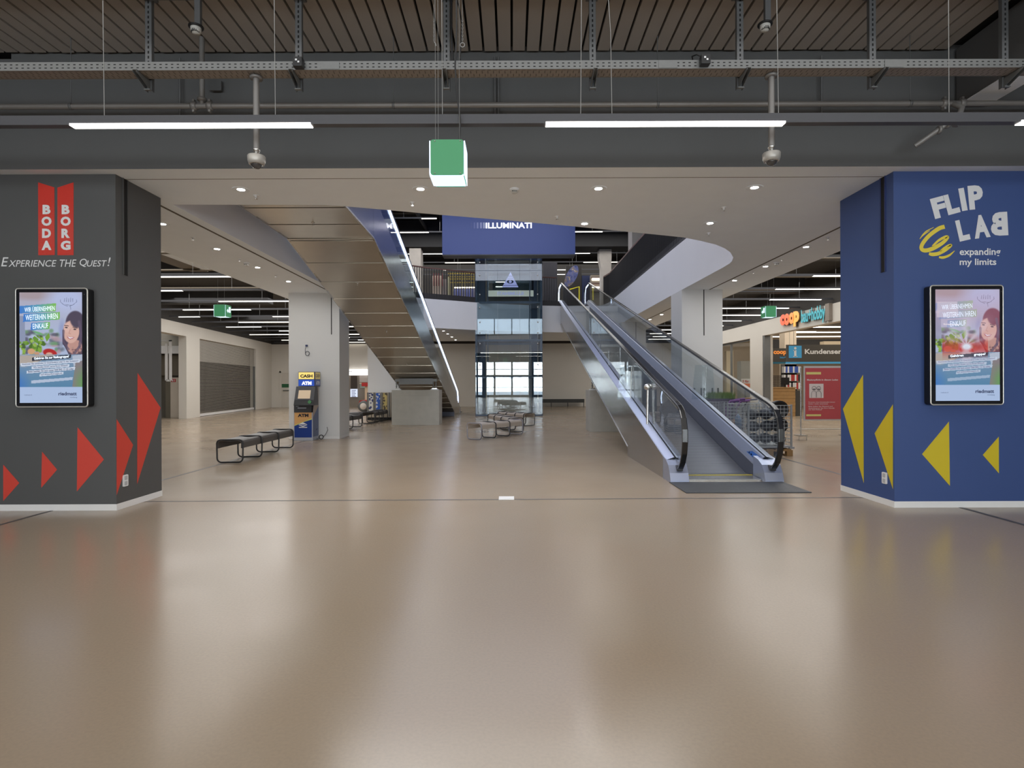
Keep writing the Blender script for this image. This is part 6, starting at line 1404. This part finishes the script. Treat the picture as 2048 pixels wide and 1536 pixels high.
# ------------------------------------------------------------------ wall displays: the picture is a fine grid of coloured cells on the screen
GW, GH = 152, 272
def paint(kind):
    xs = 120 + (np.arange(GW) + .5) / GW * 763; ys = 88 + (np.arange(GH) + .5) / GH * 1362
    X, Y = np.meshgrid(xs, ys); I = np.zeros((GH, GW, 3))
    def mix(mask, c): I[:] = I * (1 - mask[..., None]) + np.array(c, float) * mask[..., None]
    def ell(cx, cy, rx, ry, c, soft=.15, ang=0, al=1):
        a = math.radians(ang); u = (X - cx) * math.cos(a) + (Y - cy) * math.sin(a); v = -(X - cx) * math.sin(a) + (Y - cy) * math.cos(a)
        d = np.sqrt((u / rx) ** 2 + (v / ry) ** 2); mix(np.clip((1 - d) / soft + .5, 0, 1) * al, c)
    def poly(pts, c, al=1):
        m = np.zeros_like(X, bool); n = len(pts)
        for i in range(n):
            x1, y1 = pts[i]; x2, y2 = pts[(i + 1) % n]
            if y1 == y2: continue
            cnd = ((Y < y1) != (Y < y2)) & (X < (x2 - x1) * (Y - y1) / (y2 - y1) + x1); m ^= cnd
        mix(m * al * 1.0, c)
    def line(pts, w, c, al=1):
        for (x1, y1), (x2, y2) in zip(pts[:-1], pts[1:]):
            dx, dy = x2 - x1, y2 - y1; L2 = dx * dx + dy * dy or 1; t = np.clip(((X - x1) * dx + (Y - y1) * dy) / L2, 0, 1)
            d = np.hypot(X - x1 - t * dx, Y - y1 - t * dy); mix(np.clip((w - d) / 2 + .5, 0, 1) * al, c)
    rnd = random.Random(4)
    # background: soft blurred market
    g = np.clip((Y - 88) / 500, 0, 1)[..., None]; I[:] = np.array((176, 172, 190)) * (1 - g) + np.array((172, 184, 214)) * g
    ell(300, 120, 260, 60, (166, 152, 160), .9); ell(700, 180, 240, 160, (180, 190, 226), .9)
    for k in range(60): ell(rnd.uniform(180, 640), rnd.uniform(560, 840), rnd.uniform(15, 55), rnd.uniform(10, 35), rnd.choice([(96, 104, 118), (150, 158, 180), (190, 200, 224), (110, 150, 112), (78, 78, 96), (176, 150, 160)]), .8, al=.8)
    poly([(120, 380), (185, 380), (190, 700), (120, 700)], (140, 150, 178)); ell(350, 590, 70, 14, (110, 170, 120), .6, 20)
    ell(640, 560, 40, 120, (150, 160, 200), .9)
    # hand-drawn tray icon
    for k in range(-1, 2, 2): line([(718 + k * 10, 262), (718 + k * 60, 240), (718 + k * 100, 205), (718 + k * 98, 180)], 2.5, (86, 92, 120), .8)
    for k in range(5): line([(665 + k * 26, 205), (672 + k * 24, 165 - 8 * (k % 2))], 3, (92, 98, 126), .7)
    line([(740, 260), (745, 300)], 3, (92, 98, 126), .6); line([(680, 240), (760, 250)], 4, (110, 116, 140), .6)
    # produce
    for k in range(40):
        a = rnd.uniform(-2.6, -.5); r = rnd.uniform(30, 200); cx, cy = 330 + r * math.cos(a) * .85, 830 + r * math.sin(a); ell(cx, cy, rnd.uniform(14, 34), rnd.uniform(10, 26), rnd.choice([(96, 138, 44), (128, 168, 60), (74, 110, 40), (152, 184, 84)]), .4, rnd.uniform(0, 90))
    for k in range(16): ell(rnd.uniform(122, 190), rnd.uniform(700, 860), 20, 16, rnd.choice([(110, 150, 60), (140, 176, 70), (70, 96, 50)]), .5)
    poly([(280, 650), (300, 625), (350, 660), (345, 720), (300, 700)], (104, 148, 52)); poly([(430, 640), (480, 585), (490, 640), (450, 700)], (112, 156, 58))
    ell(262, 815, 45, 36, (206, 160, 120), .3); ell(330, 845, 30, 22, (198, 150, 116), .3); ell(490, 835, 85, 50, (176, 34, 36), .2, 12); ell(480, 850, 40, 22, (214, 170, 150), .4)
    # woman
    hair = (78, 68, 88) if kind == 0 else (108, 56, 74)
    ell(800, 480, 120, 162, hair, .12); poly([(685, 480), (640, 560), (640, 720), (700, 800), (720, 700), (720, 500)], hair); poly([(640, 700), (720, 860), (883, 860), (883, 440), (840, 420)], hair)
    ell(790, 760, 90, 90, (196, 150, 140), .2); poly([(720, 700), (740, 820), (850, 820), (850, 680)], (190, 146, 136))
    ell(750, 575, 98, 140, (214, 172, 160), .1, 4); ell(700, 520, 40, 60, (220, 180, 170), .6)
    ell(800, 440, 60, 90, hair, .3, -20)
    ell(690, 522, 17, 9, (74, 60, 66), .3, 8); ell(794, 545, 18, 9, (74, 60, 66), .3, 8); line([(668, 496), (715, 502)], 5, (96, 74, 78)); line([(772, 518), (822, 530)], 5, (96, 74, 78))
    line([(738, 545), (722, 592), (742, 600)], 4, (186, 134, 124), .7)
    poly([(690, 622), (715, 633), (750, 642), (790, 638), (768, 664), (735, 668), (706, 652)], (176, 92, 104)); poly([(698, 630), (750, 646), (782, 642), (760, 656), (728, 657)], (236, 232, 240))
    line([(845, 450), (870, 600), (850, 760), (780, 850)], 16, (96, 82, 104), .8); line([(660, 560), (656, 700), (720, 790)], 10, (96, 82, 104), .7)
    for k in range(10): ell(rnd.uniform(740, 870), rnd.uniform(770, 850), 14, 10, rnd.choice([(176, 140, 130), (110, 84, 90), (140, 100, 104)]), .6)
    # shirt and basket, blue-green wash below
    g2 = np.clip((Y - 850) / 400, 0, 1)
    m = (Y > 855) & (Y < 1256); base = np.array((128, 150, 176)) * (1 - g2[..., None]) + np.array((86, 132, 168)) * g2[..., None]; I[m] = base[m]
    poly([(760, 870), (883, 855), (883, 960), (780, 1010)], (178, 188, 206)); poly([(800, 960), (883, 930), (883, 1256), (760, 1256)], (132, 124, 128)); ell(170, 930, 80, 70, (184, 178, 180), .6); poly([(125, 870), (400, 858), (560, 862), (300, 960), (125, 960)], (176, 166, 158))
    gl = np.clip((X - 760) / 120, 0, 1) * np.clip((Y - 980) / 200, 0, 1) * (Y < 1256); mix(gl * .8, (96, 158, 84))
    gl = np.clip((260 - X) / 140, 0, 1) * np.clip((Y - 1000) / 200, 0, 1) * (Y < 1256); mix(gl * .7, (58, 116, 200))
    # slanted headline strips, blue to green
    def strip(pts, al=1):
        x0 = min(p[0] for p in pts); x1 = max(p[0] for p in pts); m = np.zeros_like(X, bool); n = len(pts)
        for i in range(n):
            ax_, ay = pts[i]; bx, by = pts[(i + 1) % n]
            if ay == by: continue
            m ^= ((Y < ay) != (Y < by)) & (X < (bx - ax_) * (Y - ay) / (by - ay) + ax_)
        t = np.clip((X - x0) / (x1 - x0), 0, 1)[..., None]; c = np.where(t < .5, np.array((62, 122, 206)) * (1 - 2 * t) + np.array((92, 160, 184)) * 2 * t, np.array((92, 160, 184)) * (2 - 2 * t) + np.array((128, 190, 90)) * (2 * t - 1))
        I[m] = (I * (1 - al) + c * al)[m]
    al = 1 if kind == 0 else .45
    strip([(120, 256), (566, 222), (560, 322), (120, 348)], al); strip([(170, 354), (614, 330), (608, 424), (162, 452)], al); strip([(264, 466), (494, 452), (486, 540), (254, 556)], al)
    if kind == 1:
        poly([(140, 240), (380, 236), (395, 425), (135, 430)], (214, 220, 232), .75); poly([(215, 505), (300, 512), (400, 515), (400, 528), (300, 524), (215, 516)], (250, 252, 255), .9)
        m = np.exp(-((Y - 800) / 90.) ** 2) * (X > 200) * (X < 740); mix(m * .75, (196, 52, 44))
        ang = np.arctan2(-(Y - 770), X - 485); r = np.hypot(X - 485, Y - 770)
        ray_ = (np.exp(-((ang - PI / 2) / .22) ** 2) + .8 * np.exp(-((ang - 2.3) / .2) ** 2) + .8 * np.exp(-((ang - .85) / .2) ** 2) + .5 * np.exp(-((ang - 2.75) / .12) ** 2) + .5 * np.exp(-((ang - .35) / .12) ** 2)) * np.clip(1.2 - r / 420, 0, 1)
        mix(np.clip(ray_, 0, 1) * .85, (214, 216, 232)); ell(490, 790, 60, 40, (220, 232, 246), .8); ell(485, 900, 70, 90, (206, 190, 206), .8, al=.7)
        mix(np.clip(np.exp(-((Y - 330) / 330.) ** 2) * .3, 0, 1), (206, 150, 170))
    # white text strips
    for pts, c in (([(272, 892), (746, 856), (744, 900), (270, 934)], (44, 48, 62)), ([(130, 962), (855, 915), (850, 952), (136, 1000)], (204, 214, 232)), ([(268, 1000), (730, 972), (722, 1008), (264, 1034)], (204, 214, 232)),
                   ([(206, 1054), (796, 1008), (794, 1044), (204, 1088)], (206, 216, 234)), ([(366, 1088), (656, 1068), (650, 1100), (360, 1124)], (206, 216, 234)), ([(262, 1174), (768, 1134), (762, 1168), (258, 1212)], (178, 192, 216))): poly(pts, c, 1 if kind == 0 else .72)
    mix((Y > 1256) * 1.0, (172, 192, 226))
    return I
def display(x_px, Y0, kind, label, cam_side):
    (ax_, ay), (bx, by) = x_px
    P0 = on_y(ax_, by, Y0); P1 = on_y(bx, ay, Y0); x0, x1, z0, z1 = P0[0], P1[0], P0[2], P1[2]
    t = thing('wall_display', label, 'screen', ((x0 + x1) / 2, Y0, z0), 'portrait screens on the two front pillars')
    MB().rbox(x0, x1, Y0 + .008, YP - .001, z0, z1, .03, 0, 4).build('housing', M_black2, t)
    mb = MB(); r = .03; ring = []
    for cx, cz, st in ((x1 - r, z1 - r, 0), (x0 + r, z1 - r, 1), (x0 + r, z0 + r, 2), (x1 - r, z0 + r, 3)):
        for k in range(5): a = (st + k / 4) * PI / 2; ring.append((cx + r * math.cos(a), Y0 + .012, cz + r * math.sin(a)))
    mb.tube(ring, .008, seg=6, closed=True); mb.build('bezel_edge', mat('bezel_silver', (214, 210, 202), .3, metal=.5), t)
    W_ = x1 - x0; Hh = z1 - z0
    def cp(px, py, off=0):   # point given in the close-up's own pixels
        if kind == 0: u = (px - 66) / (940 - 66); v = (py - 38) / (1500 - 38)
        else: u = (px - 50) / (936 - 50); v = (py - 32) / (1502 - 32); 
        return Vector((x0 + W_ * u, Y0 - off, z1 - Hh * v))
    if kind == 0: A = cp(120, 1450); Bv = cp(883, 88)
    else: A = cp(103, 1455); Bv = cp(886, 82)
    MB().rbox(x0 + .012, x1 - .012, Y0 + .002, Y0 + .008, z0 + .012, z1 - .012, .025, 0, 4).build('front_glass', mat('screen_border', (30, 30, 34), .12, spec=.6), t)
    I = paint(kind); sw, shh = Bv.x - A.x, Bv.z - A.z
    gx = np.linspace(A.x, Bv.x, GW + 1); gz = np.linspace(Bv.z, A.z, GH + 1)
    XX, ZZ = np.meshgrid(gx, gz); org = ORG[t.name]; n = (GW + 1) * (GH + 1); co = np.zeros((n, 3)); co[:, 0] = XX.ravel() - org[0]; co[:, 1] = Y0 + .0012 - org[1]; co[:, 2] = ZZ.ravel() - org[2]
    ii = (np.arange(GH)[:, None] * (GW + 1) + np.arange(GW)[None]).ravel(); f = np.stack([ii, ii + GW + 1, ii + GW + 2, ii + 1], 1)
    me = bpy.data.meshes.new('picture'); me.vertices.add(n); me.vertices.foreach_set('co', co.ravel()); me.loops.add(len(f) * 4); me.loops.foreach_set('vertex_index', f.ravel().astype(np.int32))
    me.polygons.add(len(f)); me.polygons.foreach_set('loop_start', np.arange(0, len(f) * 4, 4, dtype=np.int32)); me.update(calc_edges=True)
    ca = me.color_attributes.new('Col', 'BYTE_COLOR', 'CORNER'); c = np.ones((len(f), 4, 4)); srgb = np.clip(I.reshape(-1, 3) / 255, 0, 1); c[..., :3] = srgb[:, None, :]
    ca.data.foreach_set('color_srgb', c.ravel())
    m = bpy.data.materials.get('screen_picture')
    if not m:
        m = bpy.data.materials.new('screen_picture'); m.use_nodes = True; nt = m.node_tree; b = nt.nodes['Principled BSDF']; vc = nt.nodes.new('ShaderNodeVertexColor'); vc.layer_name = 'Col'
        nt.links.new(vc.outputs[0], b.inputs['Emission Color']); b.inputs['Emission Strength'].default_value = .72; b.inputs['Base Color'].default_value = (.02, .02, .02, 1); b.inputs['Roughness'].default_value = .15
    me.materials.append(m); o = bpy.data.objects.new('picture', me); COL.objects.link(o); o.parent = t; ORG[o.name] = org
    Mtw = mat('screen_text_white', (222, 232, 246), .5, emit=.7); Mtk = mat('screen_text_dark', (50, 58, 84), .5, emit=.7)
    def st(s_, cx, cy, w, h, m_, ang=0, bold=.01, k=1): mb = MB(); add_text(mb, s_, cp(cx, cy, .0005), XP, ZP, W_ * w / 880, Hh * h / 1465, 0, bold=bold, rot=math.radians(ang)); return mb.build('lettering', m_, o)
    fd = Mtw if kind == 0 else mat('screen_text_faded', (196, 204, 222), .5, emit=.7)
    st('WIR ÜBERNEHMEN', 366, 286, 370, 70, fd, 3.2, .0); st('WEITERHIN IHREN', 392, 390, 396, 66, fd, 3.2, .0); st('EINKAUF', 376, 502, 190, 64, fd, 3.2, .0)
    dx = 0 if kind == 0 else -14
    st('Gehören Sie zur Risikogruppe?' if kind == 0 else 'Gehören          gruppe?', 510 + dx, 894, 430, 38, Mtw, 3.6, .03)
    for s_, cx, cy, w in (('Kommen Sie jemanden in Quarantäne oder in der Isolation?', 496, 956, 690), ('Wir kaufen Ihnen gerne Ihren Einkauf.', 498, 1004, 425), ('Bitte melden Sie sich unter 044 843 12 33 oder', 502, 1048, 560), ('auf einkaufsgruppe.ch', 508, 1096, 265)): st(s_, cx + dx, cy, w, 24, Mtk if kind == 0 else mat('screen_text_mid', (96, 92, 120), .5, emit=.7), 3.6, .02)
    st('riedmatt', 704 + (0 if kind == 0 else -4), 1338, 226, 44, Mtk, 0, .035); st('rümlang', 776, 1384, 88, 20, Mtk, 0, .0); st('riedmatt.ch', 224 + (0 if kind == 0 else -14), 1352, 92, 14, Mtk, 0, .0)
    mb = MB(); mb.box(x1 - .03, x1 - .026, Y0 + .0005, Y0 + .002, z1 - .08, z1 - .07); mb.build('sensor', M_chrome, t)
display(((30.6, 576.3), (173.2, 814)), 6.78, 0, 'portrait screen with a smiling woman and vegetables on the black pillar', -1)
display(((1863, 570.3), (2007.4, 809.5)), 6.78, 1, 'portrait screen with a red book blurring into a smiling woman on the blue pillar', 1)
